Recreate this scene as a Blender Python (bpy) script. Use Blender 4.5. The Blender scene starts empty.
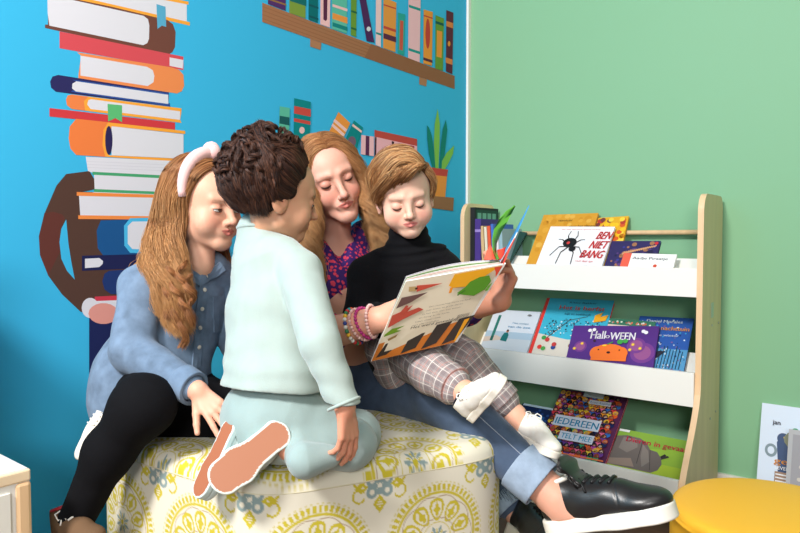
import bpy, bmesh, math, random
import numpy as np
from mathutils import Vector, Matrix

# ---------------------------------------------------------------- camera
CAM = Vector((1.59, -2.456, 0.88)); FPX = 660.0
YAW = math.radians(38.8); PITCH = math.atan(26.5 / FPX)
cd = bpy.data.cameras.new('camera'); cam = bpy.data.objects.new('camera', cd)
bpy.context.scene.collection.objects.link(cam)
cam.location = CAM; cam.rotation_euler = (math.pi / 2 - PITCH, 0, YAW)
cd.lens = FPX / 800 * 36; cd.sensor_width = 36; cd.clip_start = 0.05
bpy.context.scene.camera = cam
sc = bpy.context.scene
sc.view_settings.view_transform = 'Standard'; sc.view_settings.look = 'None'
sc.view_settings.gamma = 1; sc.view_settings.use_curve_mapping = False
sc.view_settings.exposure = 0.17

# ---------------------------------------------------------------- light
w = bpy.data.worlds.new('world'); sc.world = w; w.use_nodes = True
w.node_tree.nodes['Background'].inputs[0].default_value = (1.0, 0.97, 0.93, 1)
w.node_tree.nodes['Background'].inputs[1].default_value = 0.19

def area(name, loc, target, size, power, col=(1, 1, 1)):
    l = bpy.data.lights.new(name, 'AREA'); l.shape = 'DISK'; l.size = size; l.energy = power; l.color = col
    o = bpy.data.objects.new(name, l); sc.collection.objects.link(o); o.location = loc
    o.rotation_euler = (Vector(target) - Vector(loc)).to_track_quat('-Z', 'Y').to_euler()
    return o
area('studio_flash', (0.80, -3.9, 2.62), (0.5, -0.9, 0.7), 0.55, 118, (1, 0.97, 0.94))
area('added_front_fill', (2.7, -4.3, 1.75), (0.3, -1.2, 0.7), 0.9, 48, (1, 0.98, 0.95))  # added fill from behind the camera, not a lamp of the room
area('added_overhead_fill', (1.9, -2.6, 2.75), (1.7, -2.3, 0.0), 2.2, 18, (1, 0.98, 0.95))  # added wide soft fill for ambient from above, no actual fixture

# ---------------------------------------------------------------- helpers
Rm = cam.rotation_euler.to_matrix()
def ray(px, py):
    return Rm @ Vector(((px - 400) / FPX, -(py - 266.5) / FPX, -1))
def at(px, py, d):                       # point that shows at a pixel, d metres deep
    return CAM + ray(px, py) * d
def proj(p):
    q = Rm.transposed() @ (Vector(p) - CAM); return 400 - FPX * q.x / q.z, 266.5 + FPX * q.y / q.z
def on_plane(px, py, p0, n):
    r = ray(px, py); n = Vector(n)
    return CAM + r * ((Vector(p0) - CAM).dot(n) / r.dot(n))

def lin(c):
    return tuple(((x / 255) / 12.92 if x / 255 <= 0.04045 else ((x / 255 + 0.055) / 1.055) ** 2.4) for x in c)
def L4(c): return (*lin(c), 1)

class NT:
    def __init__(s, m): s.t = m.node_tree; s.n = s.t.nodes; s.l = s.t.links
    def new(s, ty, **kw):
        q = s.n.new(ty)
        for k, v in kw.items():
            if k in q.inputs.keys() if isinstance(k, str) else False: q.inputs[k].default_value = v
            else: setattr(q, k, v)
        return q
    def link(s, a, b): s.l.new(a, b)

def mat(name, col=(200, 200, 200), rough=0.6, spec=0.4, attr=False, bump=0, bscale=200, var=0, vscale=8, metal=0, sheen=0, sss=0, stretch=None, coat=0):
    m = bpy.data.materials.new(name); m.use_nodes = True; t = NT(m); b = t.n['Principled BSDF']
    b.inputs['Roughness'].default_value = rough; b.inputs['Specular IOR Level'].default_value = spec
    b.inputs['Metallic'].default_value = metal; b.inputs['Coat Weight'].default_value = coat
    if sheen: b.inputs['Sheen Weight'].default_value = sheen; b.inputs['Sheen Roughness'].default_value = 0.5
    if sss:
        b.inputs['Subsurface Weight'].default_value = sss; b.inputs['Subsurface Scale'].default_value = 0.006
        b.inputs['Subsurface Radius'].default_value = (1.0, 0.35, 0.2)
    tc = t.new('ShaderNodeTexCoord'); mp = t.new('ShaderNodeMapping'); t.link(tc.outputs['Object'], mp.inputs[0])
    if stretch: mp.inputs['Scale'].default_value = stretch
    if attr:
        src = t.new('ShaderNodeAttribute', attribute_name='Col').outputs['Color']
    else:
        rgb = t.new('ShaderNodeRGB'); rgb.outputs[0].default_value = L4(col); src = rgb.outputs[0]
    if var:
        nz = t.new('ShaderNodeTexNoise'); nz.inputs['Scale'].default_value = vscale; nz.inputs['Detail'].default_value = 5
        t.link(mp.outputs[0], nz.inputs['Vector'])
        mr = t.new('ShaderNodeMapRange'); mr.inputs['From Min'].default_value = 0.3; mr.inputs['From Max'].default_value = 0.7
        mr.inputs['To Min'].default_value = 1 - var; mr.inputs['To Max'].default_value = 1 + var
        t.link(nz.outputs['Fac'], mr.inputs['Value'])
        mx = t.new('ShaderNodeVectorMath', operation='SCALE'); t.link(src, mx.inputs[0]); t.link(mr.outputs[0], mx.inputs['Scale'])
        src = mx.outputs[0]
    t.link(src, b.inputs['Base Color'])
    if bump:
        nz = t.new('ShaderNodeTexNoise'); nz.inputs['Scale'].default_value = bscale; nz.inputs['Detail'].default_value = 3
        t.link(mp.outputs[0], nz.inputs['Vector'])
        bp = t.new('ShaderNodeBump'); bp.inputs['Strength'].default_value = bump; bp.inputs['Distance'].default_value = 0.002
        t.link(nz.outputs['Fac'], bp.inputs['Height']); t.link(bp.outputs[0], b.inputs['Normal'])
    return m

PRINT = mat('printed_colours', attr=True, rough=0.45, spec=0.3)
PRINTMATT = mat('printed_wall_sheet', attr=True, rough=0.62, spec=0.2, bump=0.12, bscale=900)
WHITE = mat('white_laminate', (236, 234, 228), rough=0.4, spec=0.4, bump=0.03, bscale=60)
BIRCH = mat('birch_plywood', (226, 190, 148), rough=0.5, var=0.10, vscale=6, stretch=(6, 6, 0.6), bump=0.06, bscale=40)
PAPER = mat('page_paper', (240, 237, 228), rough=0.7, spec=0.2, var=0.05, vscale=120, stretch=(1, 1, 20))

def link(name, me, parent=None, material=None):
    o = bpy.data.objects.new(name, me); sc.collection.objects.link(o)
    if material is not None and not me.materials: me.materials.append(material)
    if parent is not None: o.parent = parent
    return o
def tag(o, label=None, cat=None, group=None, kind=None):
    for k, v in (('label', label), ('category', cat), ('group', group), ('kind', kind)):
        if v: o[k] = v
    return o
def empty(name, loc=(0, 0, 0)):
    o = bpy.data.objects.new(name, None); sc.collection.objects.link(o); o.location = loc; o.empty_display_size = 0.05
    return o
def put(child, parent):                  # parent, keeping world coordinates
    child.parent = parent; child.matrix_parent_inverse = Matrix.Translation(parent.location).inverted()
    return child

class MB:
    """collects polygons (with a colour each) and closed shapes into one mesh"""
    def __init__(s): s.v = []; s.f = []; s.c = []; s.sm = []
    def poly(s, pts, col=(255, 255, 255)):
        i = len(s.v); s.v += [tuple(p) for p in pts]; s.f.append(list(range(i, i + len(pts)))); s.c.append(col); s.sm.append(False)
    def mesh(s, V, F, col=(255, 255, 255), smooth=False, M=None):
        i = len(s.v)
        s.v += [tuple(M @ Vector(p)) if M is not None else tuple(p) for p in V]
        for f in F: s.f.append([k + i for k in f]); s.c.append(col); s.sm.append(smooth)
    def box(s, lo, hi, col=(255, 255, 255), M=None, bev=0.0):
        bm = bmesh.new(); bmesh.ops.create_cube(bm, size=1)
        c = [(a + b) / 2 for a, b in zip(lo, hi)]; d = [abs(b - a) for a, b in zip(lo, hi)]
        for q in bm.verts: q.co = Vector([q.co[k] * d[k] + c[k] for k in range(3)])
        if bev: bmesh.ops.bevel(bm, geom=bm.edges[:] , offset=bev, segments=2, affect='EDGES', profile=0.5)
        s.bm(bm, col, M)
    def bm(s, bm, col=(255, 255, 255), M=None, smooth=False):
        bm.verts.ensure_lookup_table(); bm.verts.index_update()
        s.mesh([q.co[:] for q in bm.verts], [[q.index for q in f.verts] for f in bm.faces], col, smooth, M); bm.free()
    def prism(s, pts, nvec, col=(255, 255, 255), sidecol=None):       # planar outline extruded along nvec
        n = len(pts); i = len(s.v); nv = Vector(nvec)
        s.v += [tuple(p) for p in pts] + [tuple(Vector(p) + nv) for p in pts]
        s.f.append(list(range(i, i + n))[::-1]); s.f.append(list(range(i + n, i + 2 * n))); s.c += [col, col]; s.sm += [False, False]
        for k in range(n):
            j = (k + 1) % n; s.f.append([i + k, i + j, i + n + j, i + n + k]); s.c.append(sidecol or col); s.sm.append(False)
    def tube(s, pts, rad, col=(255, 255, 255), n=8, cap=True, closed=False, flat=None):
        pts = [Vector(p) for p in pts]; m = len(pts)
        rr = rad if hasattr(rad, '__len__') else [rad] * m
        i0 = len(s.v); prev = None
        for k in range(m):
            a = pts[(k - 1) % m] if closed else pts[max(k - 1, 0)]; b = pts[(k + 1) % m] if closed else pts[min(k + 1, m - 1)]
            t = (b - a).normalized()
            if prev is None:
                prev = t.orthogonal().normalized()
                if flat is not None: prev = Vector(flat[0]).cross(t).normalized()
            u = (prev - t * prev.dot(t)).normalized(); prev = u; v2 = t.cross(u)
            for q in range(n):
                th = 2 * math.pi * q / n
                s.v.append(tuple(pts[k] + (u * math.cos(th) + v2 * math.sin(th) * (flat[1] if flat else 1)) * rr[k]))
        for k in range(m if closed else m - 1):
            for q in range(n):
                a = i0 + k * n + q; b = i0 + k * n + (q + 1) % n; kk = (k + 1) % m
                s.f.append([a, b, i0 + kk * n + (q + 1) % n, i0 + kk * n + q]); s.c.append(col); s.sm.append(True)
        if cap and not closed:
            s.f.append([i0 + q for q in range(n)][::-1]); s.f.append([i0 + (m - 1) * n + q for q in range(n)]); s.c += [col, col]; s.sm += [False, False]
    def ball(s, c, r, col=(255, 255, 255), M=None, seg=16, rings=10):
        bm = bmesh.new(); bmesh.ops.create_uvsphere(bm, u_segments=seg, v_segments=rings, radius=1)
        rr = r if hasattr(r, '__len__') else (r, r, r)
        for q in bm.verts:
            p = Vector((q.co.x * rr[0], q.co.y * rr[1], q.co.z * rr[2]))
            q.co = (M @ p if M is not None else p) + Vector(c)
        s.bm(bm, col, None, True)
    def build(s, name, material, parent=None):
        me = bpy.data.meshes.new(name); me.from_pydata(s.v, [], s.f); me.materials.append(material)
        me.polygons.foreach_set('use_smooth', s.sm)
        ca = me.color_attributes.new('Col', 'FLOAT_COLOR', 'CORNER')
        cc = []
        cache = {}
        for f, c in zip(s.f, s.c):
            if c not in cache: cache[c] = list(L4(c))
            cc += cache[c] * len(f)
        ca.data.foreach_set('color', cc)
        me.validate(); me.update()
        return link(name, me, parent)
    def build_in(s, name, material, root):
        return put(s.build(name, material), root)

_txt = {}
def text_geo(body, bold=False):
    """filled outline of a piece of writing: verts 2D scaled to cap height 1, faces, width"""
    if body not in _txt:
        cu = bpy.data.curves.new('t', 'FONT'); cu.body = body; cu.size = 1; cu.resolution_u = 2; cu.offset = 0.0
        o = bpy.data.objects.new('t', cu); sc.collection.objects.link(o)
        dg = bpy.context.evaluated_depsgraph_get(); me = bpy.data.meshes.new_from_object(o.evaluated_get(dg))
        V = [v.co[:2] for v in me.vertices]; F = [list(p.vertices) for p in me.polygons]
        bpy.data.objects.remove(o); bpy.data.curves.remove(cu); bpy.data.meshes.remove(me)
        x0 = min(v[0] for v in V); x1 = max(v[0] for v in V)
        _txt[body] = ([((v[0] - x0) / 0.7, v[1] / 0.7) for v in V], F, (x1 - x0) / 0.7)
    return _txt[body]

class Art:
    """flat artwork in 2D coordinates laid on a plane: origin o, axes U and V (metres), lifted along N layer by layer"""
    def __init__(s, mb, o, U, V, N, dz=0.00025):
        s.mb = mb; s.o = Vector(o); s.U = Vector(U); s.V = Vector(V); s.N = Vector(N).normalized(); s.dz = dz; s.k = 0; s.fn = None
        s.lu = s.U.length; s.lv = s.V.length
    vmin = None
    def P(s, u, v):
        if s.vmin is not None: v = s.vmin if v <= 0 else max(v, s.vmin)
        return s.o + s.U * u + s.V * v + s.N * (s.dz * s.k)
    def poly(s, pts, col, lift=True):
        if lift: s.k += 1
        s.mb.poly([s.P(*p) for p in pts], col)
    def rect(s, u0, v0, u1, v1, col, lift=True): s.poly([(u0, v0), (u1, v0), (u1, v1), (u0, v1)], col, lift)
    def disc(s, u, v, r, col, ru=None, n=20, a=0, lift=True):
        # r in v-units of the plane; ru in same metric
        ru = r if ru is None else ru; k = s.lv / s.lu; ca, sa = math.cos(a), math.sin(a)
        pts = []
        for q in range(n):
            x = ru * math.cos(2 * math.pi * q / n); y = r * math.sin(2 * math.pi * q / n)
            pts.append((u + (x * ca - y * sa) * k, v + x * sa + y * ca))
        s.poly(pts, col, lift)
    def line(s, p, q, wd, col, lift=True):
        k = s.lv / s.lu; dx, dy = (q[0] - p[0]) / k, q[1] - p[1]; l = math.hypot(dx, dy) or 1; nx, ny = -dy / l * wd / 2 * k, dx / l * wd / 2
        s.poly([(p[0] + nx, p[1] + ny), (p[0] - nx, p[1] - ny), (q[0] - nx, q[1] - ny), (q[0] + nx, q[1] + ny)], col, lift)
    def text(s, body, u, v, h, col, width=None, ang=0, slant=0):
        """text with cap height h (v-units), left end at u, or squeezed to width (u-units)"""
        V, F, W = text_geo(body); s.k += 1; k = s.lv / s.lu
        sx = h * k if width is None else width / W
        ca, sa = math.cos(ang), math.sin(ang)
        pts = []
        for (x, y) in V:
            X = x * sx / k + y * h * slant; Y = y * h
            pts.append(s.P(u + (X * ca - Y * sa) * k, v + X * sa + Y * ca))
        s.mb.mesh(pts, F, col)
        if h >= .04:                     # heavier strokes for titles
            s.k += 1; dv = (s.P(.5 + .05 * h * k, .5) - s.P(.5, .5)); s.mb.mesh([p + dv for p in pts], F, col)
    def flip(s): pass
# ---------------------------------------------------------------- room shell
def quad_obj(name, lo, hi, material, kind='structure'):
    b = MB(); b.box(lo, hi); o = b.build(name, material); o['kind'] = kind; return o
GREENW = mat('green_wall_paint', (132, 182, 143), rough=0.55, spec=0.25, bump=0.10, bscale=300)
BLUEW = mat('blue_wall_paint', (36, 176, 226), rough=0.6, spec=0.2)
def wood_floor():
    m = mat('wood_floor', (96, 66, 50), rough=0.45, var=0.25, vscale=5, stretch=(1, 12, 1)); return m
quad_obj('floor', (-0.1, -5.6, -0.06), (4.2, 0.1, 0), wood_floor())
quad_obj('wall_right', (-0.1, 0, 0), (4.2, 0.1, 2.7), GREENW)
quad_obj('wall_left', (-0.1, -5.6, 0), (-0.004, 0, 2.7), BLUEW)
quad_obj('baseboard_right', (0.012, -0.014, 0.0), (4.2, -0.0005, 0.075), WHITE)
quad_obj('trim_1', (0.0, -0.020, 0.0), (0.011, -0.0005, 2.7), WHITE)

# ---------------------------------------------------------------- printed mural on the left wall
mb = MB()
BL = (60, 182, 230)
class Wall:
    k = 0
    def poly(s, pts, col, sc_, ox=0, oy=0):
        s.k += 1
        r = []
        for p in pts:
            q = on_plane(ox + p[0] / sc_, oy + p[1] / sc_, (0, 0, 0), (1, 0, 0)); r.append((0.0005 + 0.00002 * s.k, q.y, q.z))
        mb.poly(r, col)
W_ = Wall()
mb.poly([(0.0004, -5.6, 0), (0.0004, -0.021, 0), (0.0004, -0.021, 2.7), (0.0004, -5.6, 2.7)], BL)
def ell(cx, cy, rx, ry, n=18, a0=0, a1=360):
    return [(cx + rx * math.cos(math.radians(a0 + (a1 - a0) * k / n)), cy + ry * math.sin(math.radians(a0 + (a1 - a0) * k / n))) for k in range(n)]
A = lambda pts, c: W_.poly(pts, c, 2.9625)
WHT = (222, 220, 230)
A([(200, -60), (553, 10), (553, 70), (300, 12), (200, -12)], WHT)
A([(380, -30), (558, 5), (558, 14), (380, -21)], (245, 165, 60))
A([(215, -14), (562, 66), (562, 76), (215, -4)], (245, 165, 60))
A([(140, -12), (215, -4), (330, 20), (497, 60), (512, 72), (520, 95), (518, 140), (510, 155), (498, 162), (133, 83), (133, 73), (142, 73)], (112, 68, 58))
A([(140, -10), (215, 0), (425, 47), (438, 57), (442, 75), (441, 115), (436, 128), (424, 134), (146, 76), (141, 40)], WHT)
A([(463, 12), (490, 20), (492, 80), (479, 76), (466, 86)], (88, 168, 204))
A([(176, 93), (543, 168), (543, 208), (176, 143)], (214, 78, 88))
A([(502, 170), (543, 178), (541, 203), (502, 195)], WHT)
A([(228, 155), (510, 200), (530, 207), (543, 222), (545, 255), (538, 270), (524, 277), (232, 233), (232, 223), (240, 165)], (238, 140, 82))
A([(238, 165), (435, 198), (452, 208), (457, 225), (454, 244), (437, 255), (238, 224)], WHT)
A([(172, 222), (500, 274), (500, 283), (498, 306), (505, 316), (165, 272), (151, 260), (148, 242), (155, 227)], (42, 40, 92))
A([(214, 236), (500, 276), (500, 284), (236, 246)], (44, 80, 158)); A([(214, 268), (503, 306), (503, 315), (210, 272)], (44, 80, 158))
A([(226, 241), (498, 281), (498, 308), (224, 271), (213, 262), (214, 248)], WHT)
A([(212, 280), (537, 321), (537, 330), (533, 355), (537, 364), (212, 323), (198, 312), (195, 295), (200, 283)], (248, 166, 60))
A([(212, 280), (262, 286), (248, 300), (252, 328), (212, 323), (198, 312), (195, 295), (200, 283)], (236, 130, 72))
A([(270, 294), (533, 330), (533, 355), (268, 323), (258, 310), (261, 297)], WHT)
A([(146, 320), (518, 363), (518, 384), (146, 345)], (208, 58, 66))
A([(225, 352), (548, 388), (548, 397), (330, 374), (322, 460), (548, 471), (545, 480), (225, 459), (208, 440), (203, 410), (206, 375)], (248, 166, 60))
A([(225, 352), (320, 362), (306, 385), (303, 430), (312, 465), (225, 459), (208, 440), (203, 410), (206, 375)], (238, 126, 66))
A([(330, 374), (543, 398), (543, 470), (330, 460)], WHT)
A(ell(322, 416, 11, 43), (44, 36, 84))
A([(318, 308), (361, 312), (361, 362), (341, 350), (320, 360)], (92, 184, 118))
B_ = lambda pts, c: W_.poly(pts, c, 2.6667, 0, 150)
BR = (84, 58, 50)
B_([(176, 64), (238, 56), (252, 80), (252, 105), (218, 112), (420, 112), (420, 420), (215, 432), (165, 385), (128, 335), (106, 280), (103, 230), (120, 165), (150, 95)], BR)
B_([(142, 165), (166, 172), (172, 182), (160, 215), (160, 270), (128, 335), (106, 280), (103, 230), (118, 168)], (98, 52, 46))
B_([(176, 185), (182, 250), (190, 300), (199, 346), (178, 322), (163, 290), (158, 245), (163, 210)], BL)
B_([(228, 18), (482, 30), (478, 186), (214, 183), (210, 120), (252, 112), (250, 62), (234, 56)], WHT)
B_([(246, 58), (440, 68), (440, 76), (246, 66)], (70, 162, 112)); B_([(250, 104), (440, 112), (440, 119), (250, 112)], (70, 162, 112))
for yy in (30, 38, 46): B_([(232, yy), (440, yy + 9), (440, yy + 10), (232, yy + 1)], (206, 204, 216))
B_([(204, 112), (440, 120), (440, 128), (204, 122)], (242, 140, 70)); B_([(208, 174), (440, 177), (440, 186), (208, 184)], (242, 140, 70))
B_([(268, 188), (420, 182), (420, 282), (275, 282), (260, 262), (257, 215)], (26, 84, 142))
B_([(346, 182), (420, 180), (420, 276), (346, 274), (331, 255), (330, 202)], (76, 184, 232))
B_([(352, 191), (420, 190), (420, 266), (352, 264), (340, 250), (340, 203)], WHT)
B_([(218, 282), (400, 277), (400, 314), (218, 322)], (30, 34, 80))
B_([(226, 290), (264, 288), (274, 296), (273, 304), (264, 312), (226, 315)], WHT)
B_([(290, 322), (400, 315), (400, 385), (295, 384), (278, 372), (272, 350), (278, 330)], (32, 54, 112))
B_([(252, 391), (400, 384), (400, 398), (252, 403)], (206, 58, 78)); B_([(250, 403), (400, 397), (400, 420), (250, 421)], WHT)
B_([(237, 440), (420, 440), (420, 470), (305, 476), (299, 500), (299, 800), (237, 800)], (28, 36, 86))
B_([(330, 480), (420, 480), (420, 800), (330, 800)], (28, 36, 86))
B_(ell(240, 421, 23, 27), WHT); B_(ell(275, 436, 40, 28), (226, 152, 142))
D = lambda pts, c: W_.poly(pts, c, 2.9625, 240, 0)
D([(65, 8), (635, 225), (635, 264), (65, 65)], (166, 112, 80))
for k in range(4): D([(65, 18 + k * 12), (380, 136 + k * 10), (635, 231 + k * 8), (635, 232.5 + k * 8), (380, 138.5 + k * 10), (65, 20 + k * 12)], (150, 98, 68))
D([(388, 130), (635, 225), (635, 264), (368, 171)], (148, 96, 68))
D([(207, 115), (240, 127), (238, 148), (207, 138)], (176, 122, 90)); D([(530, 228), (553, 236), (551, 256), (530, 250)], (176, 122, 90))
def mbook(x0, x1, yt, yb0, yb1, c, yt1=None, xo=-3):
    if yt == -60: yt = yb0 - 205 - (x0 % 7) * 7; yt1 = yt + (x1 - x0) * .3
    D([(x0, yt), (x1, yt1 if yt1 is not None else yt), (x1 + xo, yb1), (x0 + xo * .4, yb0)], c)
def band(x0, x1, y, h, c): D([(x0, y), (x1, y + (x1 - x0) * .33), (x1, y + h + (x1 - x0) * .33), (x0, y + h)], c)
mbook(83, 137, -60, 12, 32, (82, 44, 104)); band(84, 136, -5, 5, (150, 110, 60))
mbook(146, 196, -60, 38, 55, (126, 152, 62)); band(147, 195, -25, 28, (18, 104, 104))
mbook(203, 232, -60, 58, 68, (0, 106, 112)); band(204, 231, 12, 6, (10, 80, 90)); band(204, 231, 45, 6, (10, 80, 90))
mbook(238, 268, -60, 72, 82, (246, 192, 196)); D([(246, -60), (259, -60), (257, 58), (253, 63), (246, 58)], (92, 38, 70))
mbook(272, 318, -60, 85, 100, (96, 188, 168)); band(273, 317, 38, 18, (242, 150, 70)); band(273, 317, 12, 8, (246, 192, 196)); band(273, 317, 66, 12, (20, 130, 130))
mbook(328, 346, -60, 104, 110, (108, 150, 54)); band(328, 345, 30, 6, (40, 100, 60)); band(328, 344, 80, 6, (40, 100, 60))
mbook(402, 419, -60, 133, 140, (246, 204, 208)); band(402, 418, 95, 6, (20, 140, 140))
D([(331, -130), (348, -126), (397, 126), (374, 122)], (76, 34, 88)); D(ell(380, 86, 6, 7), WHT)
mbook(424, 462, -8, 142, 155, (234, 152, 70), 8); band(424, 461, 76, 8, (196, 70, 60)); band(424, 461, 98, 16, (92, 38, 70)); band(424, 461, 12, 4, (196, 70, 60))
mbook(467, 488, 38, 158, 165, (46, 164, 154), 43); D([(473, 60), (483, 63), (481, 150), (471, 147)], (206, 86, 70))
mbook(498, 534, -20, 172, 185, (246, 190, 200), -10); band(499, 533, 14, 8, (20, 150, 146)); band(498, 532, 142, 8, (20, 150, 146))
mbook(543, 570, 28, 188, 195, (240, 150, 60), 36); D(ell(555, 100, 7, 45), (196, 66, 56)); band(542, 569, 170, 8, (90, 40, 60)); band(543, 570, 44, 4, (196, 66, 56))
mbook(578, 603, 45, 203, 210, (108, 150, 54), 55); D([(582, 90), (598, 94), (596, 172), (581, 168)], (240, 150, 60)); band(578, 602, 62, 8, (20, 90, 80))
mbook(610, 631, 30, 212, 220, (98, 38, 56), 38); band(610, 630, 62, 16, (226, 130, 70)); band(608, 628, 170, 16, (226, 130, 70)); D(ell(618, 130, 4, 8), (240, 150, 60))
D([(116, 315), (146, 320), (143, 430), (112, 425)], (92, 184, 158)); D([(116, 343), (145, 348), (145, 372), (115, 366)], (22, 88, 90)); 
D([(159, 291), (208, 302), (205, 420), (157, 410)], (0, 132, 136)); D([(159, 314), (208, 324), (208, 346), (158, 336)], (206, 74, 66)); D([(158, 350), (207, 360), (207, 370), (158, 360)], (206, 74, 66)); D(ell(182, 386, 8, 10), (240, 190, 190))
D([(290, 332), (325, 365), (294, 430), (258, 400)], (240, 150, 66)); D([(279, 352), (316, 384), (312, 392), (275, 360)], (246, 200, 196)); D([(273, 366), (309, 398), (305, 405), (269, 373)], (246, 200, 196))
D([(336, 357), (363, 378), (343, 446), (306, 424)], (0, 132, 136)); D([(333, 367), (360, 388), (358, 394), (330, 373)], (246, 200, 196)); D(ell(330, 420, 12, 16), (120, 90, 110))
D([(358, 400), (395, 405), (395, 463), (356, 457)], (246, 190, 200)); D([(371, 402), (382, 404), (381, 461), (370, 459)], (92, 38, 80))
D([(397, 385), (523, 412), (523, 436), (397, 406)], (196, 74, 68)); D([(397, 405), (523, 433), (523, 500), (397, 466)], (246, 180, 192)); D([(398, 406), (403, 407), (402, 468), (397, 466)], (60, 30, 50)); D([(448, 418), (455, 420), (454, 480), (448, 478)], (60, 30, 50)); D([(490, 428), (515, 433), (515, 500), (490, 492)], (170, 60, 80))
D([(395, 465), (420, 471), (420, 510), (395, 503)], (126, 152, 62)); D([(377, 495), (460, 512), (460, 620), (377, 600)], (96, 44, 110))
E = lambda pts, c: W_.poly(pts, c, 3.636, 260, 80)
E([(605, 165), (612, 172), (622, 200), (630, 250), (642, 325), (626, 325), (612, 270), (606, 215)], (14, 128, 116))
E([(674, 145), (679, 180), (674, 230), (662, 325), (650, 325), (655, 240), (662, 180)], (14, 128, 116))
E([(644, 105), (652, 160), (651, 230), (647, 325), (636, 325), (630, 230), (633, 160)], (132, 190, 84))
E([(704, 238), (700, 268), (682, 305), (668, 328), (658, 328), (660, 295), (676, 265)], (132, 190, 84))
E([(620, 318), (682, 326), (678, 352), (622, 345)], (200, 72, 66)); E([(624, 345), (678, 351), (671, 430), (630, 426)], (240, 150, 70))
E([(600, 420), (703, 428), (700, 476), (600, 462)], (160, 110, 78))
mur = mb.build('wall_mural', PRINTMATT)
tag(mur, 'bright blue printed wall mural with painted book stack, brown-sleeved figure and shelves', 'mural')
# ---------------------------------------------------------------- book display shelf
XL, XR, TH = 0.125, 1.035, 0.018
shelf = empty('book_display_shelf', ((XL + XR) / 2, -0.2, 0))
tag(shelf, 'birch and white book display rack with three front-facing rows against green wall', 'bookshelf')
def side_outline():
    p = [(-0.012, 0.0), (-0.012, 0.985)]
    p += [(-0.047 + 0.035 * math.cos(a), 0.985 + 0.042 * math.sin(a)) for a in [math.pi / 2 * k / 8 for k in range(1, 9)]]
    p += [(-0.204 - 0.045 * math.sin(a), 0.967 + 0.06 * math.cos(a)) for a in [math.pi / 2 * k / 8 for k in range(0, 9)]]
    p += [(-0.249, 0.42)]
    for k in range(1, 13):
        t = k / 12; p.append((-0.249 - 0.185 * (t ** 2) * (3 - 2 * t) if t < 1 else -0.434, 0.42 - 0.36 * t))
    p += [(-0.438, 0.0)]
    return p
m_side = mat('side_panel_face', (196, 190, 150), rough=0.5, var=0.06, vscale=5, stretch=(6, 6, 0.6))
for x0 in (XL, XR - TH):
    b = MB(); o = side_outline()
    b.prism([(x0, y, z) for y, z in o], (TH, 0, 0), (222, 206, 160), (232, 196, 154))
    s = b.build('side_panel', mat('birch_panel', attr=True, rough=0.5, var=0.07, vscale=5, stretch=(5, 5, 0.5), bump=0.05), shelf)
    put(s, shelf)
for (y, z) in ((-0.13, 0.60), (-0.045, 0.60), (-0.06, 0.30), (-0.13, 0.29)):
    b = MB(); b.tube([(XR, y, z), (XR + 0.002, y, z)], 0.004, n=10); put(b.build('screw_cap', mat('steel', (190, 190, 190), rough=0.3, metal=1)), shelf)
b = MB(); b.box((XR, -0.145, 0.625), (XR + 0.0015, -0.115, 0.675), bev=0.0005); put(b.build('wall_bracket_plate', mat('bracket_steel', (200, 200, 195), rough=0.35, metal=0.8)), shelf)
TVS, NVS = {}, {}
for r_, a_ in ((1, 38), (2, 40), (3, 51)): a_ = math.radians(a_); TVS[r_] = Vector((0, math.sin(a_), math.cos(a_))); NVS[r_] = Vector((0, -math.cos(a_), math.sin(a_)))
ROWS = {1: (-0.245, 0.698, 0.790), 2: (-0.262, 0.350, 0.459), 3: (-0.415, 0.045, 0.158)}
WB = mat('white_board', (240, 238, 232), rough=0.42, spec=0.4)
def rowbase(r): return (ROWS[r][0] + 0.036, ROWS[r][1] + 0.010)
for r, (yf, z0, z1) in ROWS.items():
    TV, NV = TVS[r], NVS[r]
    b = MB(); b.box((XL + TH, yf - 0.0, z0), (XR - TH, yf + 0.015, z1), bev=0.0012); put(b.build('front_board', WB), shelf)
    yb, zb = rowbase(r); yb = yf + 0.0155
    b = MB(); b.box((XL + TH, yb, z0), (XR - TH, yb + 0.03, z0 + 0.009)); put(b.build('ledge', WB), shelf)
    # leaning back board
    o = Vector((XL + TH, yb + 0.034, z0 + 0.001)); h = {1: 0.150, 2: 0.19, 3: 0.165}[r]
    b = MB(); b.prism([o, o + Vector((XR - XL - 2 * TH, 0, 0)), o + Vector((XR - XL - 2 * TH, 0, 0)) + TV * h, o + TV * h], -NV * 0.006, (255, 255, 255)); put(b.build('back_board', WB), shelf)
b = MB(); b.tube([(XL + TH, -0.036, 0.907), (XR - TH, -0.036, 0.907)], 0.0085, n=16); put(b.build('top_rod', BIRCH), shelf)

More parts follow.
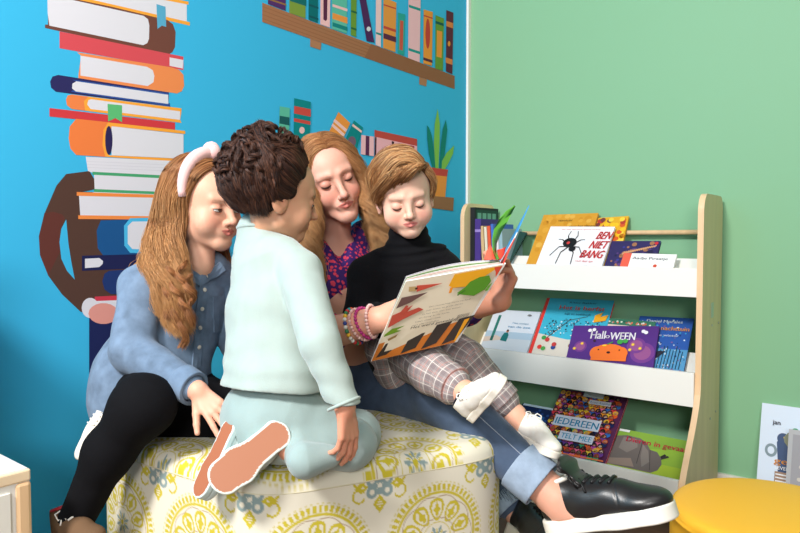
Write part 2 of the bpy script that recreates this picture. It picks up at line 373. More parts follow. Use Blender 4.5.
# ---------------------------------------------------------------- picture books
def leanpt(r, px, py, off=0.0):
    TV, NV = TVS[r], NVS[r]
    yb, zb = rowbase(r); return on_plane(px, py, Vector((0, yb, zb)) + NV * off, NV)
def picture_book(r, TL, TR, thick, art, label, name='picture_book', off=0.0, cover=(240, 240, 240), group=None, spine=None, H=None, crop=0.0):
    """a book leaning in row r; TL, TR are where its top corners show"""
    TV, NV = TVS[r], NVS[r]; yb, zb = rowbase(r); base = Vector((0, yb, zb)) + NV * off
    a = leanpt(r, *TL, off=off + thick); c = leanpt(r, *TR, off=off + thick)
    U = c - a; width = U.length; U.normalize(); V = NV.cross(U); V.normalize()
    if V.z < 0: V = -V
    # height down to the ledge
    if H is None:
        H = min((p - (base + NV * thick)).dot(TV) / V.dot(TV) for p in (a, c)) - 0.0015
    o = a - V * H
    b = MB(); ct = 0.0018
    def slab(off0, th, col, inset=0.0):
        p = [o + U * inset + V * inset, o + U * (width - inset) + V * inset, o + U * (width - inset) + V * (H - inset), o + U * inset + V * (H - inset)]
        b.prism([q - NV * off0 for q in p], -NV * th, col)
    slab(0, ct, cover); slab(thick - ct, ct, cover)
    sp = [o, o + U * ct, o + U * ct + V * H, o + V * H]
    b.prism([q - NV * ct for q in sp], -NV * (thick - 2 * ct), spine or cover)
    yf_, z1_ = ROWS[r][0], ROWS[r][2]; e0 = proj((XL, yf_, z1_)); e1 = proj((XR, yf_, z1_)); pm = (TL[0] + TR[0]) / 2 - 4
    pe = leanpt(r, pm, e0[1] + (e1[1] - e0[1]) * (pm - e0[0]) / (e1[0] - e0[0]), off=off + thick)
    hv = ((a + c) / 2 - pe).dot(V) / (1 - crop); oo = (a - V * hv)
    A_ = Art(b, oo, U * width, V * hv, NV, 0.00018); A_.k = 1; A_.vmin = -(H - hv) / hv; art(A_)
    print('BOOK', label[:30], 'w %.3f H %.3f vis %.3f' % (width, H, hv))
    bk = b.build(name, PRINT); tag(bk, label, 'book', group)
    pb = MB(); p = [o + U * 0.002 + V * 0.003, o + U * (width - 0.003) + V * 0.003, o + U * (width - 0.003) + V * (H - 0.003), o + U * 0.002 + V * (H - 0.003)]
    pb.prism([q - NV * (ct + 0.0001) for q in p], -NV * (thick - 2 * ct - 0.0002)); pb.build('pages', PAPER, bk)
    return bk
rnd = random.Random(4)
def art_ochre(a):
    a.rect(0, 0, 1, 1, (214, 152, 48)); 
    for k in range(60): a.disc(rnd.random() * .94 + .03, rnd.random() * .94 + .03, 0.02 + 0.02 * rnd.random(), rnd.choice([(222, 162, 58), (206, 142, 40), (226, 172, 74)]), lift=(k % 10 == 0))
    a.text('VERHALEN', 0.32, 0.90, 0.022, (80, 60, 30)); a.text('voor het slapen', 0.55, 0.82, 0.03, (60, 40, 20))
def art_spider(a):
    a.rect(0, 0, 1, 1, (238, 236, 240))
    for k in range(26):
        u, v = rnd.random() * .9, .3 + rnd.random() * .6; a.line((u, v), (u + .08 * rnd.uniform(-1, 1), v + .08 * rnd.uniform(-1, 1)), .004, (214, 212, 222), lift=(k == 0))
    a.text('een heel spannend spinnenverhaal', 0.2, 0.945, 0.018, (214, 60, 60), width=.6)
    c = (0.42, 0.68)
    for s, l in ((-1, 1), (1, 1), (-1, 2), (1, 2), (-1, 3), (1, 3), (-1, 4), (1, 4)):
        ang = math.radians({1: 62, 2: 28, 3: -14, 4: -52}[l]); k1 = (c[0] + s * .16 * math.cos(ang), c[1] + .16 * math.sin(ang) + .03); k2 = (c[0] + s * .29 * math.cos(ang + (.3 if l < 3 else -.25)), c[1] + .29 * math.sin(ang + (-.1 if l < 3 else -.3)))
        a.line(c, k1, .014, (30, 26, 30)); a.line(k1, k2, .010, (30, 26, 30))
    a.disc(c[0] - .01, c[1] + .055, .075, (26, 24, 28), ru=.09); a.disc(c[0] + .06, c[1] - .04, .04, (26, 24, 28), ru=.045); a.disc(c[0] - .03, c[1] + .05, .022, (206, 60, 60))
    for k, (tx, u, v) in enumerate((('BEN', .78, .80), ('NIET', .72, .655), ('BANG', .63, .51))): a.text(tx, u, v, .115, (206, 44, 48), width=(.20, .25, .32)[k], slant=.3)
    a.text('voor deze spin', .60, .445, .03, (206, 44, 48), width=.26); a.rect(.05, .1, .9, .3, (226, 224, 232))
def art_autumn(a):
    a.rect(0, 0, 1, 1, (226, 170, 40))
    for k in range(90): a.disc(rnd.random() * .92 + .04, rnd.random() * .92 + .04, .035, rnd.choice([(214, 92, 40), (240, 206, 70), (180, 60, 50), (244, 190, 40), (120, 60, 60)]), lift=(k % 10 == 0))
    a.poly([(0, .7), (.3, .66), (.35, .4), (0, .35)], (120, 150, 190))
def art_night(a):
    a.rect(0, 0, 1, 1, (52, 44, 92))
    for k in range(70): a.disc(rnd.random() * .9 + .05, rnd.random() * .9 + .05, .02 + .04 * rnd.random(), rnd.choice([(60, 60, 140), (90, 60, 120), (38, 34, 70), (160, 110, 80)]), lift=(k % 9 == 0))
    for k in range(16): a.line((.3 + k * .04, .62 + k * .014), (.34 + k * .04, .70 + k * .012), .03, (206, 150, 110), lift=(k == 0))
    a.disc(.93, .93, .04, (200, 50, 60))
def art_aadje(a):
    a.rect(0, 0, 1, 1, (240, 238, 236)); a.rect(0, 0, .16, 1, (228, 96, 76)); a.text('Aadje Piraatje', .2, .80, .085, (70, 70, 90), width=.66); a.disc(.66, .6, .05, (206, 80, 60)); a.disc(.5, .3, .16, (120, 170, 200))
def art_plain(col, *more):
    def f(a):
        a.rect(0, 0, 1, 1, col)
        for m in more: m(a)
    return f
def art_lake(a):
    a.rect(0, 0, 1, 1, (214, 222, 234)); a.rect(0, .30, 1, .46, (170, 194, 214)); a.rect(0, 0, 1, .30, (196, 206, 216)); a.poly([(0, .30), (.25, .36), (.45, .27), (0, .18)], (206, 190, 180))
    a.rect(.14, .22, .20, .86, (42, 118, 110)); a.rect(.14, .22, .20, .34, (30, 96, 92))
    a.poly([(.36, .24), (.50, .22), (.505, .38), (.47, .44), (.40, .43), (.37, .34)], (24, 110, 112)); a.disc(.455, .47, .030, (190, 130, 100)); a.disc(.455, .49, .024, (70, 40, 34))
    a.text('Het meisje', .50, .66, .045, (150, 190, 214), width=.34); a.text('van de zee', .42, .565, .052, (110, 170, 206), width=.48)
    a.disc(.80, .89, .024, (50, 50, 60), ru=.05); a.text('SALTO', .76, .88, .02, (240, 240, 240), width=.08)
def art_autumnblue(a):
    a.rect(0, 0, 1, 1, (62, 178, 208)); a.poly([(0, .0), (1, .0), (1, .34), (.5, .30), (0, .38)], (216, 208, 196)); a.rect(0, 0, .05, 1, (222, 62, 54))
    for k in range(150):
        u = .12 + .8 * rnd.random(); v = .36 + .28 * rnd.random(); a.disc(u, v, .006 + .008 * rnd.random(), rnd.choice([(40, 60, 80), (236, 240, 240), (30, 100, 120), (90, 60, 60)]), n=7, lift=(k % 15 == 0))
    a.line((.2, .3), (.45, .62), .012, (70, 60, 60)); a.line((.45, .62), (.7, .7), .008, (70, 60, 60))
    for (u, v, c) in ((.16, .30, (60, 150, 80)), (.22, .27, (200, 60, 60)), (.14, .14, (220, 60, 50)), (.2, .12, (80, 160, 80)), (.34, .15, (40, 70, 140)), (.34, .2, (190, 60, 60)), (.58, .2, (140, 100, 70))): a.disc(u, v, .035, c)
    a.text('Het is herfst', .25, .80, .07, (220, 66, 54), width=.66); a.text('kijk en zoekboek', .36, .71, .035, (30, 60, 90), width=.38); a.text('Rikky Bakker', .38, .91, .03, (30, 60, 90), width=.4)
    a.poly([(.80, .60), (.96, .64), (.98, .74), (.88, .70), (.90, .78), (.80, .72)], (244, 170, 40))
def art_halloween(a):
    a.rect(0, 0, 1, 1, (86, 48, 130))
    for (u, v, r) in ((.86, .3, .26), (.14, .42, .15), (.78, .48, .2)): a.disc(u, v, r, (118, 62, 140)); a.disc(u, v, r * .7, (150, 84, 140))
    for (u, v) in ((.155, .50), (.075, .36), (.745, .50), (.72, .36), (.83, .40)): a.disc(u, v, .042, (196, 140, 100)); a.disc(u, v, .024, (252, 214, 60))
    a.text('Hall', .24, .63, .215, (240, 236, 244), width=.17); a.text('o', .415, .645, .13, (240, 236, 244), width=.05); a.text('WEEN', .47, .61, .20, (240, 236, 244), width=.285)
    for (u, v) in ((.22, .85), (.27, .87), (.84, .84), (.87, .81)): a.disc(u, v, .045, (240, 236, 244))
    a.disc(.30, .57, .03, (60, 36, 50)); a.disc(.49, .28, .21, (240, 118, 46), ru=.36); a.disc(.36, .25, .17, (240, 118, 46)); a.disc(.62, .25, .17, (240, 118, 46)); a.rect(.30, .05, .70, .22, (240, 118, 46))
    a.disc(.60, .55, .065, (66, 160, 74)); a.disc(.66, .57, .055, (66, 160, 74)); a.line((.46, .47), (.52, .54), .03, (66, 140, 74))
    a.disc(.37, .33, .018, (40, 26, 30)); a.disc(.61, .33, .018, (40, 26, 30)); a.disc(.49, .26, .03, (60, 26, 30), ru=.04); a.disc(.43, .44, .02, (250, 210, 60), ru=.05)
def art_jungle(a):
    a.rect(0, 0, 1, 1, (60, 120, 96)); 
    for k in range(30): a.disc(.05 + rnd.random() * .9, .9 + .05 * rnd.random(), .02, rnd.choice([(226, 230, 214), (230, 120, 90), (240, 240, 240), (40, 90, 80)]), lift=(k == 0))
    a.rect(0.04, .02, .96, .86, (236, 212, 200)); a.text('Dikke vriendjes', .1, .76, .05, (120, 60, 60))
def art_winter(a):
    a.rect(0, 0, 1, 1, (44, 88, 168)); a.rect(0, .05, 1, .45, (84, 150, 196))
    for k in range(110): a.disc(.03 + rnd.random() * .94, .06 + .9 * rnd.random(), .006 + .012 * rnd.random(), rnd.choice([(216, 230, 240), (30, 60, 120), (60, 150, 200), (200, 216, 230), (120, 90, 150)]), n=7, lift=(k % 12 == 0))
    for k in range(12): u = .3 + k * .055; a.line((u, .12), (u + .015, .40 + .1 * rnd.random()), .012, (26, 64, 84), lift=(k == 0))
    a.poly([(0, .1), (.22, .1), (.3, .46), (.24, .5), (.1, .36)], (214, 56, 52)); a.disc(.26, .56, .03, (214, 56, 52)); a.disc(.27, .49, .028, (236, 200, 190)); a.poly([(.25, .15), (.33, .2), (.29, .46)], (240, 240, 244))
    a.poly([(.36, .22), (.5, .28), (.62, .4), (.5, .4), (.4, .32)], (40, 40, 56)); a.poly([(.37, .2), (.46, .2), (.5, .28)], (236, 236, 240))
    a.text('Daniel Morales', .16, .89, .05, (220, 230, 240), width=.66); a.text('de nachttuin', .28, .76, .07, (240, 160, 60), width=.68); a.text('in de winter', .3, .65, .04, (200, 210, 230), width=.5)
def art_navy(a):
    a.rect(0, 0, 1, 1, (22, 42, 84)); a.rect(.03, .95, .97, 1, (200, 220, 234))
    for k in range(14): a.disc(.5 + .4 * rnd.random(), .6 + .3 * rnd.random(), .03, (40, 80, 150), lift=(k == 0))
    a.disc(.7, .7, .07, (60, 130, 200)); a.disc(.7, .7, .045, (22, 42, 84))
def art_crowd(a):
    a.rect(0, 0, 1, 1, (90, 40, 80)); cols = [(224, 60, 70), (240, 150, 50), (250, 206, 60), (180, 70, 160), (110, 60, 150), (50, 110, 190), (240, 110, 150), (60, 160, 110), (230, 90, 40), (30, 40, 90)]
    hair = [(40, 26, 30), (90, 50, 34), (230, 180, 60), (150, 60, 40), (26, 26, 40), (200, 90, 40)]; skin = [(240, 196, 170), (196, 130, 96), (230, 160, 130), (140, 86, 64), (250, 214, 190)]
    n = 0
    for j in range(13):
        for i in range(11):
            u = .04 + (i + .5 * (j % 2)) * .083; v = .95 - j * .073; 
            if u > .965: continue
            a.disc(u, v - .045, .036, rnd.choice(cols), n=9, lift=(i == 0)); a.disc(u, v, .034, rnd.choice(hair), n=9, lift=False if i else True); a.disc(u + .004, v - .004, .020, rnd.choice(skin), n=8, lift=(i == 0))
        a.k += 1
    a.k += 1
    a.rect(.02, .012, .98, .03, (240, 120, 60)); a.poly([(.38, .90), (.68, .90), (.68, .98), (.38, .98)], (196, 204, 206), lift=True); a.rect(.5, .80, .82, .865, (224, 222, 230)); a.text('Kristin Roskifte', .52, .815, .035, (90, 140, 180), width=.28)
    a.rect(.10, .40, .78, .565, (222, 226, 240)); a.text('IEDEREEN', .125, .43, .10, (60, 160, 206), width=.63)
    a.rect(.26, .21, .76, .335, (222, 226, 240)); a.text('TELT MEE', .29, .235, .075, (80, 176, 214), width=.44)
def art_rhino(a):
    a.rect(0, 0, 1, 1, (150, 186, 66)); a.rect(0, 0, 1, .3, (176, 200, 60)); a.poly([(0, .72), (.5, .62), (1, .75), (1, 1), (0, 1)], (134, 172, 66))
    a.poly([(-.0, .80), (.14, .86), (.34, .84), (.45, .74), (.52, .60), (.62, .58), (.70, .44), (.73, .30), (.70, .14), (.62, .05), (.0, .05)], (112, 102, 98))
    for p in ([(.1, .80), (.3, .80), (.34, .60), (.22, .42), (.08, .5)], [(.4, .7), (.5, .56), (.56, .3), (.48, .14), (.42, .4)]): a.poly(p, (134, 124, 118))
    a.line((.38, .80), (.40, .2), .014, (70, 62, 62)); a.line((.52, .60), (.6, .1), .012, (76, 68, 66)); a.poly([(0, .2), (.3, .30), (.38, .1), (0, .05)], (150, 130, 118))
    a.poly([(.71, .42), (.755, .54), (.73, .56), (.68, .48)], (52, 46, 46)); a.poly([(.7, .40), (.80, .50), (.78, .53), (.72, .50)], (60, 54, 54))
    a.text('Dieren in gevaar', .15, .70, .13, (216, 34, 76), width=.86); a.rect(.005, .93, .16, .99, (230, 230, 230))
def art_forest(a):
    a.rect(0, 0, 1, 1, (38, 70, 64)); a.rect(0, 0, .07, 1, (84, 130, 118)); a.disc(.45, .55, .12, (150, 96, 70), ru=.07); a.disc(.66, .6, .08, (120, 80, 60), ru=.05); a.text('Het bos', .2, .8, .06, (206, 180, 120))
picture_book(1, (543.8, 215), (598.5, 213), .010, art_ochre, 'large ochre picture book behind the white spider cover, top row', crop=0.35, off=.012, cover=(206, 146, 50))
picture_book(1, (550.8, 226.5), (615, 226.8), .009, art_spider, 'white picture book with black spider and red BEN NIET BANG title', crop=0.4, off=.022, cover=(236, 236, 238))
picture_book(1, (598, 218), (629, 216), .009, art_autumn, 'yellow and red leaf-patterned picture book peeking out right of the spider book', crop=0.2, off=.001, cover=(220, 160, 50))
picture_book(1, (612, 241), (661, 241), .009, art_night, 'dark blue and purple picture book right of the spider book', crop=0.3, off=.001 + .010, cover=(40, 36, 80))
picture_book(1, (624, 253), (677, 254.5), .008, art_aadje, 'small white book titled Aadje Piraatje with coral spine', crop=0.55, off=.021, cover=(236, 234, 232))
picture_book(1, (506, 229.5), (527, 232.5), .008, art_forest, 'dark green picture book facing out at left end of top row', off=.004, cover=(34, 66, 60))
picture_book(2, (495, 309.5), (541, 312), .008, art_lake, 'pale lake picture book with small figure in teal coat, left end of middle row', off=.004, cover=(220, 226, 234))
picture_book(2, (547, 298), (614.5, 300.6), .010, art_autumnblue, 'turquoise autumn picture book with red spine and red title, middle row', off=.004, cover=(222, 62, 54))
picture_book(2, (602, 317.5), (656, 322), .008, art_jungle, 'green and cream picture book mostly hidden behind the purple Halloween book', off=.004, cover=(56, 110, 90))
picture_book(2, (640, 316), (694, 318.5), .008, art_winter, 'blue snowy night picture book with red figure, right end of middle row', crop=0.1, off=.0, cover=(40, 80, 150))
picture_book(2, (573.8, 325.5), (659.5, 326.2), .010, art_halloween, 'purple Halloween picture book with orange pumpkin, middle row', off=.0165, cover=(78, 44, 118))
picture_book(3, (523, 403), (556, 409), .009, art_navy, 'dark navy book at left end of bottom row behind the boy\'s shoe', off=.004, cover=(200, 216, 230))
picture_book(3, (562, 389), (628, 398), .012, art_crowd, 'crowd-covered picture book titled IEDEREEN TELT MEE, bottom row', off=.010, cover=(180, 60, 90))
picture_book(3, (620, 428.5), (690, 441.5), .010, art_rhino, 'green rhino book titled Dieren in gevaar, right end of bottom row', off=.0, cover=(140, 176, 60))

# upright spines at the left end of the top row
def spine_book(px0, px1, ytop, col, label, tilt=0, bands=(), depth=0.16, y=-0.205, face=None):
    zb = 0.701; p0 = on_plane(px0, 262, (0, y, 0), (0, 1, 0)); p1 = on_plane(px1, 262, (0, y, 0), (0, 1, 0)); pt = on_plane(px0, ytop, (0, y, 0), (0, 1, 0))
    h = pt.z - zb; wd = p1.x - p0.x - .0006; b = MB()
    M = Matrix.Translation((p0.x, y, zb + (0.0005))) @ Matrix.Rotation(math.radians(tilt), 4, 'Y')
    b.box((0, 0, 0), (.0015, depth, h), col, M); b.box((wd - .0015, 0, 0), (wd, depth, h), col, M); b.box((.0015, 0, 0), (wd - .0015, .0015, h), col, M)
    for (f0, f1, c) in bands: b.box((.0002, -.0004, h * f0), (wd - .0002, .0, h * f1), c, M)
    if face: face(Art(b, M @ Vector((wd + .0002, .002, 0)), M.to_3x3() @ Vector((0, depth - .002, 0)), M.to_3x3() @ Vector((0, 0, h)), M.to_3x3() @ Vector((1, 0, 0)), .0002))
    o = b.build('book', PRINT); tag(o, label, 'book', None)
    pb = MB(); pb.box((.0016, .002, .003), (wd - .0016, depth - .003, h - .003), (255, 255, 255), M); pb.build('pages', PAPER, o)
def grid_face(a):
    a.rect(.05, .05, .97, .97, (30, 70, 60))
    for i in range(4):
        for j in range(8): a.rect(.1 + i * .21, .08 + j * .11, .26 + i * .21, .16 + j * .11, (110, 170, 150), lift=(i + j == 0))
spine_book(470.0, 474.6, 207.5, (30, 34, 40), 'black-spined book, tallest at far left of top row', face=grid_face, depth=.185)
spine_book(474.8, 480.8, 219, (72, 52, 130), 'purple-spined book beside the tall black one', bands=((.8, .84, (150, 130, 200)),))
spine_book(483.5, 486.5, 226, (206, 176, 130), 'thin tan-spined book right of the purple one', tilt=-4)
spine_book(487.2, 489.8, 227, (226, 216, 196), 'thin cream-spined book between tan and orange ones', tilt=-4)
spine_book(490.3, 493.4, 226, (224, 92, 60), 'thin orange-spined book in the upright group of the top row', tilt=-4)
spine_book(494.0, 496.8, 224, (70, 110, 190), 'thin blue-spined book in the upright group of the top row', tilt=-4)
spine_book(497.4, 500.4, 229, (232, 226, 230), 'thin white-spined book in the upright group of the top row', tilt=-3, bands=((.3, .5, (150, 110, 170)),))
spine_book(501.0, 504.4, 229, (150, 180, 190), 'thin pale teal-spined book in the upright group of the top row', tilt=-3)

# ---------------------------------------------------------------- cabinet at lower left
cab = empty('storage_cabinet', (0.22, -2.3, 0)); tag(cab, 'white storage cabinet with birch edges at lower left', 'cabinet')
cx, cy, cz = 0.434, -2.0, 0.50
b = MB(); b.box((0.01, -2.9, 0.02), (cx, cy, cz), bev=.002); put(b.build('body', WHITE), cab)
b = MB(); b.box((cx - .022, cy - .022, .0), (cx + .004, cy + .003, cz - .018), bev=.006)
put(b.build('corner_post', BIRCH), cab)
b = MB(); b.box((0.008, -2.9, cz - .018), (cx + .003, cy + .002, cz + .0015), bev=.003); put(b.build('edge_band', mat('pale_birch', (236, 212, 178), rough=.5, var=.06)), cab)
b = MB(); b.box((0.008, -2.9, cz + .0015), (cx - .001, cy - .002, cz + .003)); put(b.build('top_panel', WHITE), cab)
b = MB(); b.box((cx, -2.6, .06), (cx + .004, cy - .03, cz - .03), bev=.001); put(b.build('door', mat('cabinet_door_white', (232, 230, 222), rough=.4)), cab)

bx = empty('unseen_shadow_box', (0.16, -2.24, cz + .0035)); tag(bx, 'unseen grey lidded box added on the white cabinet to cast a wall shadow', 'box')  # out-of-frame box added to throw the dark shadow on the left wall
b = MB(); b.box((.06, -2.42, cz + .0035), (.30, -2.10, cz + .36), bev=.006); put(b.build('body', mat('grey_card', (120, 122, 126), rough=.8)), bx)
b = MB(); b.box((.054, -2.426, cz + .361), (.306, -2.094, cz + .40), bev=.006); put(b.build('lid', mat('grey_card_lid', (104, 106, 112), rough=.8)), bx)

# ---------------------------------------------------------------- yellow pouf
pc = at(777, 518, 1.42); PZ = 0.30; PR = 0.213
pouf = empty('round_pouf', (pc.x, pc.y, 0)); tag(pouf, 'round yellow leatherette pouf in front of the shelf at right', 'pouf')
bm = bmesh.new(); prof = [(0, PZ + .006)]
for k in range(0, 13): prof.append((PR * (0.15 + .75 * k / 12), PZ + .006 - .006 * (k / 12) ** 2))
for k in range(1, 9): a = math.pi / 2 * k / 8; prof.append((PR - .021 + .021 * math.sin(a), PZ - .022 + .021 * math.cos(a)))
prof += [(PR + .002, PZ - .024), (PR + .0025, PZ - .027), (PR - .001, PZ - .03), (PR, PZ - .05), (PR + .001, PZ - .12), (PR, .03), (PR - .015, .02)]
V = []; F = []; n = 72
for (r_, z_) in prof:
    for q in range(n): V.append((r_ * math.cos(2 * math.pi * q / n), r_ * math.sin(2 * math.pi * q / n), z_))
for k in range(len(prof) - 1):
    for q in range(n): F.append([k * n + q, (k + 1) * n + q, (k + 1) * n + (q + 1) % n, k * n + (q + 1) % n][::-1] if False else [k * n + (q + 1) % n, k * n + q, (k + 1) * n + q, (k + 1) * n + (q + 1) % n])
b = MB(); b.mesh(V, F, smooth=True); b.build('cushion', mat('yellow_leatherette', (248, 184, 50), rough=.42, spec=.4, bump=.15, bscale=400), pouf)
b = MB(); b.tube([(PR * .9 * math.cos(a), PR * .9 * math.sin(a), .010) for a in [2 * math.pi * k / 48 for k in range(48)]], .010, closed=True); b.build('base_ring', mat('black_plastic', (30, 30, 30), rough=.5), pouf)

# ---------------------------------------------------------------- books leaning at the right edge
def wall_book(px0, ptop, width, height, y0, thick, label, art, cover, lean=7, zrot=0):
    a = math.radians(lean); V = Vector((0, math.sin(a), math.cos(a))); N = Vector((0, -math.cos(a), math.sin(a))); U = Vector((1, 0, 0))
    Rz = Matrix.Rotation(math.radians(zrot), 3, 'Z'); V = Rz @ V; N = Rz @ N; U = Rz @ U
    x = on_plane(px0, ptop, (0, y0 + height * math.sin(a), 0), (0, 1, 0)).x
    o = Vector((x, y0, .003)); b = MB()
    for off in (0, thick - .002): b.prism([q - N * off for q in (o, o + U * width, o + U * width + V * height, o + V * height)], -N * .002, cover)
    b.prism([q - N * .002 for q in (o, o + U * .002, o + U * .002 + V * height, o + V * height)], -N * (thick - .004), cover)
    A_ = Art(b, o, U * width, V * height, N, .0003); A_.k = 1; art(A_); bk = b.build('picture_book', PRINT); tag(bk, label, 'book')
    pb = MB(); pb.prism([q - N * .0021 for q in (o + U * .003 + V * .003, o + U * (width - .003) + V * .003, o + U * (width - .003) + V * (height - .003), o + U * .003 + V * (height - .003))], -N * (thick - .0042)); pb.build('pages', PAPER, bk)
def art_bird(a):
    a.rect(0, 0, 1, 1, (206, 220, 238)); a.rect(0, 0, 1, .16, (110, 170, 150))
    a.poly([(.24, .30), (.22, .52), (.20, .66), (.25, .74), (.32, .74), (.36, .66), (.46, .58), (.48, .44), (.40, .32)], (44, 70, 110)); a.disc(.27, .70, .05, (44, 70, 110)); a.disc(.29, .71, .012, (240, 200, 80))
    a.disc(.14, .58, .06, (120, 140, 150), ru=.05); a.disc(.14, .58, .035, (206, 220, 238), ru=.028); a.disc(.5, .70, .10, (120, 124, 100), ru=.16)
    a.text('gestolen', .18, .47, .055, (226, 150, 60), width=.6); a.text('LEVENS', .20, .42, .03, (240, 240, 244)); a.rect(.20, .30, .42, .40, (150, 120, 100))
    for k in range(3): a.rect(.21, .31 + k * .03, .38, .322 + k * .03, (220, 220, 224))
    a.disc(.30, .18, .07, (60, 140, 120)); a.disc(.4, .78, .03, (60, 150, 110)); a.disc(.75, .9, .06, (60, 150, 110)); a.text('jan', .14, .82, .04, (60, 60, 80))
def art_greybird(a):
    a.rect(0, 0, 1, 1, (170, 172, 176)); a.rect(.06, .05, .94, .95, (150, 150, 156))
    for k in range(30): a.disc(.12 + rnd.random() * .76, .1 + .8 * rnd.random(), .02, rnd.choice([(120, 122, 130), (196, 190, 180), (210, 150, 90)]), lift=(k % 10 == 0))
    a.text('UIT', .2, .5, .08, (230, 226, 220))
wall_book(762.5, 390, .25, .350, -.105, .012, 'tall pale blue picture book with dark blue bird leaning on green wall', art_bird, (232, 238, 244), lean=15)
wall_book(789, 429, .20, .29, -.150, .012, 'grey patterned book standing in front of the pale blue bird book', art_greybird, (196, 196, 200), lean=14)
# ---------------------------------------------------------------- patterned ottoman
OC = np.array([0.468, -1.374]); OR = 0.418; OZ = 0.485
def ss(e, x, w=0.0012): return np.clip((x - e) / w + 0.5, 0, 1)
def ring(d, a, b): return ss(a, d) * (1 - ss(b, d))
def pattern(u, v):
    S = 0.236; k = u.shape
    cream = np.array(lin((228, 222, 204))); yel = np.array(lin((202, 186, 56))); blu = np.array(lin((140, 160, 160))); brn = np.array(lin((176, 150, 122)))
    col = np.broadcast_to(cream, k + (3,)).copy()
    def paint(m, c): 
        nonlocal col
        m = np.clip(m, 0, 1)[..., None]; col = col * (1 - m) + c * m
    cu = (np.floor(u / S) + .5) * S; cv = (np.floor(v / S) + .5) * S
    x, y = u - cu, v - cv; r = np.hypot(x, y); th = np.arctan2(y, x)
    def mod(t, n): return (t * n / (2 * np.pi)) % 1.0 - 0.5
    paint(ring(r, .0895, .1015) * (np.abs(mod(th, 56)) < .30), yel)
    paint(ring(r, .1035, .1065) * (np.abs(mod(th + .05, 64)) < .25), yel * .6 + cream * .4)
    paint(ring(r, .0830, .0882), yel)
    sc = .0755 + .0045 * np.abs(np.cos(5 * th)); paint(ring(r, sc - .0008, sc + .0010), brn)
    # twelve scroll petals
    a = mod(th, 10) * 2 * np.pi / 10; px_, py_ = r * np.cos(a) - .0540, r * np.sin(a)
    wdt = .0150 * (1 + .30 * np.clip(px_ / .018, -1, 1)); e = np.sqrt((px_ / .0215) ** 2 + (py_ / wdt) ** 2)
    paint((e < 1) * 1.0, yel); paint((e < .72) * 1.0, cream); notch = (np.abs(py_) < .0020) & (px_ > .009) & (px_ < .017); paint(notch * 1.0, yel)
    e2 = np.sqrt(((px_ + .001) / .0115) ** 2 + (py_ / (.0064 + .002 * np.cos(px_ * 500))) ** 2); paint((e2 < 1) * 1.0, yel)
    sc = .0365 + .0025 * np.abs(np.cos(6 * th)); paint(ring(r, sc - .0006, sc + .0008), brn)
    paint(ring(r, .029, .0305), yel)
    a = mod(th, 8); paint((r < .024) * (r > .006) * (np.abs(a) < .26 * np.sin(np.clip(r / .024, 0, 1) * np.pi)) * 1.0, blu)
    a = mod(th + np.pi / 8, 8); paint((r < .017) * (r > .008) * (np.abs(a) < .13), yel); paint((r < .005) * 1.0, yel)
    # flowers at the corners of the cells
    cu = np.round(u / S) * S; cv = np.round(v / S) * S; x, y = u - cu, v - cv; r = np.hypot(x, y); ax, ay = np.abs(x), np.abs(y)
    for (qx, qy) in ((.0150, .0105),):
        d = np.hypot(ax - qx, ay - qy); paint(ring(d, .0050, .0115), blu)
    paint(((ax < .004) & (ay < .017)) * 1.0, blu); paint(((ay < .003) & (ax < .024)) * 1.0, blu); paint((r < .0045) * 1.0, cream)
    d = ax * 1.0 + np.abs(ay - .033) * .8; paint((d < .0135) * 1.0, yel); paint((d < .007) * (np.abs((y * 500) % 2 - 1) < .5), cream)
    d = np.abs(ax - .036) * .8 + ay * 1.1; paint((d < .0115) * 1.0, yel); paint((d < .005) * 1.0, cream)
    sw = np.abs(np.hypot(ax - .040, ay - .014) - .012); paint((sw < .0020) * (ax > .030), yel)
    return col
def grid_mesh(name, P, C, material, parent=None, closed=False):
    n, m = P.shape[:2]; me = bpy.data.meshes.new(name)
    i = np.arange(n * m).reshape(n, m); j = np.concatenate([i, i[:, :1]], 1) if closed else i
    q = np.stack([j[:-1, :-1], j[:-1, 1:], j[1:, 1:], j[1:, :-1]], -1).reshape(-1, 4)
    me.vertices.add(n * m); me.vertices.foreach_set('co', P.reshape(-1).astype(np.float32))
    me.loops.add(q.size); me.loops.foreach_set('vertex_index', q.reshape(-1).astype(np.int32))
    me.polygons.add(len(q)); me.polygons.foreach_set('loop_start', np.arange(0, q.size, 4, dtype=np.int32)); me.polygons.foreach_set('use_smooth', np.ones(len(q), bool))
    me.update(calc_edges=True)
    ca = me.color_attributes.new('Col', 'FLOAT_COLOR', 'POINT'); c4 = np.ones((n * m, 4), np.float32); c4[:, :3] = C.reshape(-1, 3); ca.data.foreach_set('color', c4.reshape(-1))
    me.materials.append(material); return link(name, me, parent)
FABRIC = mat('printed_cotton', attr=True, rough=.85, spec=.15, bump=.2, bscale=1400, sheen=.1)
ott = empty('upholstered_ottoman', (OC[0], OC[1], 0)); tag(ott, 'large round ottoman in cream cotton with yellow and grey medallion print', 'ottoman')
def orad(th):
    s = 0
    for k in range(6): s = s + np.clip(np.cos(th - k * np.pi / 3), 0, 1) ** 14
    return OR * s ** (-1 / 14)
nth = 1250; th = np.linspace(0, 2 * np.pi, nth, endpoint=False); R_ = orad(th)
rot = math.radians(-25)
rs = np.concatenate([np.linspace(0, .86, 150)[1:], np.linspace(.86, 1, 30)[1:]])
P = np.zeros((len(rs), nth, 3)); rr = rs[:, None] * R_[None, :]
ed = np.clip((rr - (R_[None, :] - .032)) / .032, 0, 1)
P[..., 0] = rr * np.cos(th + rot); P[..., 1] = rr * np.sin(th + rot)
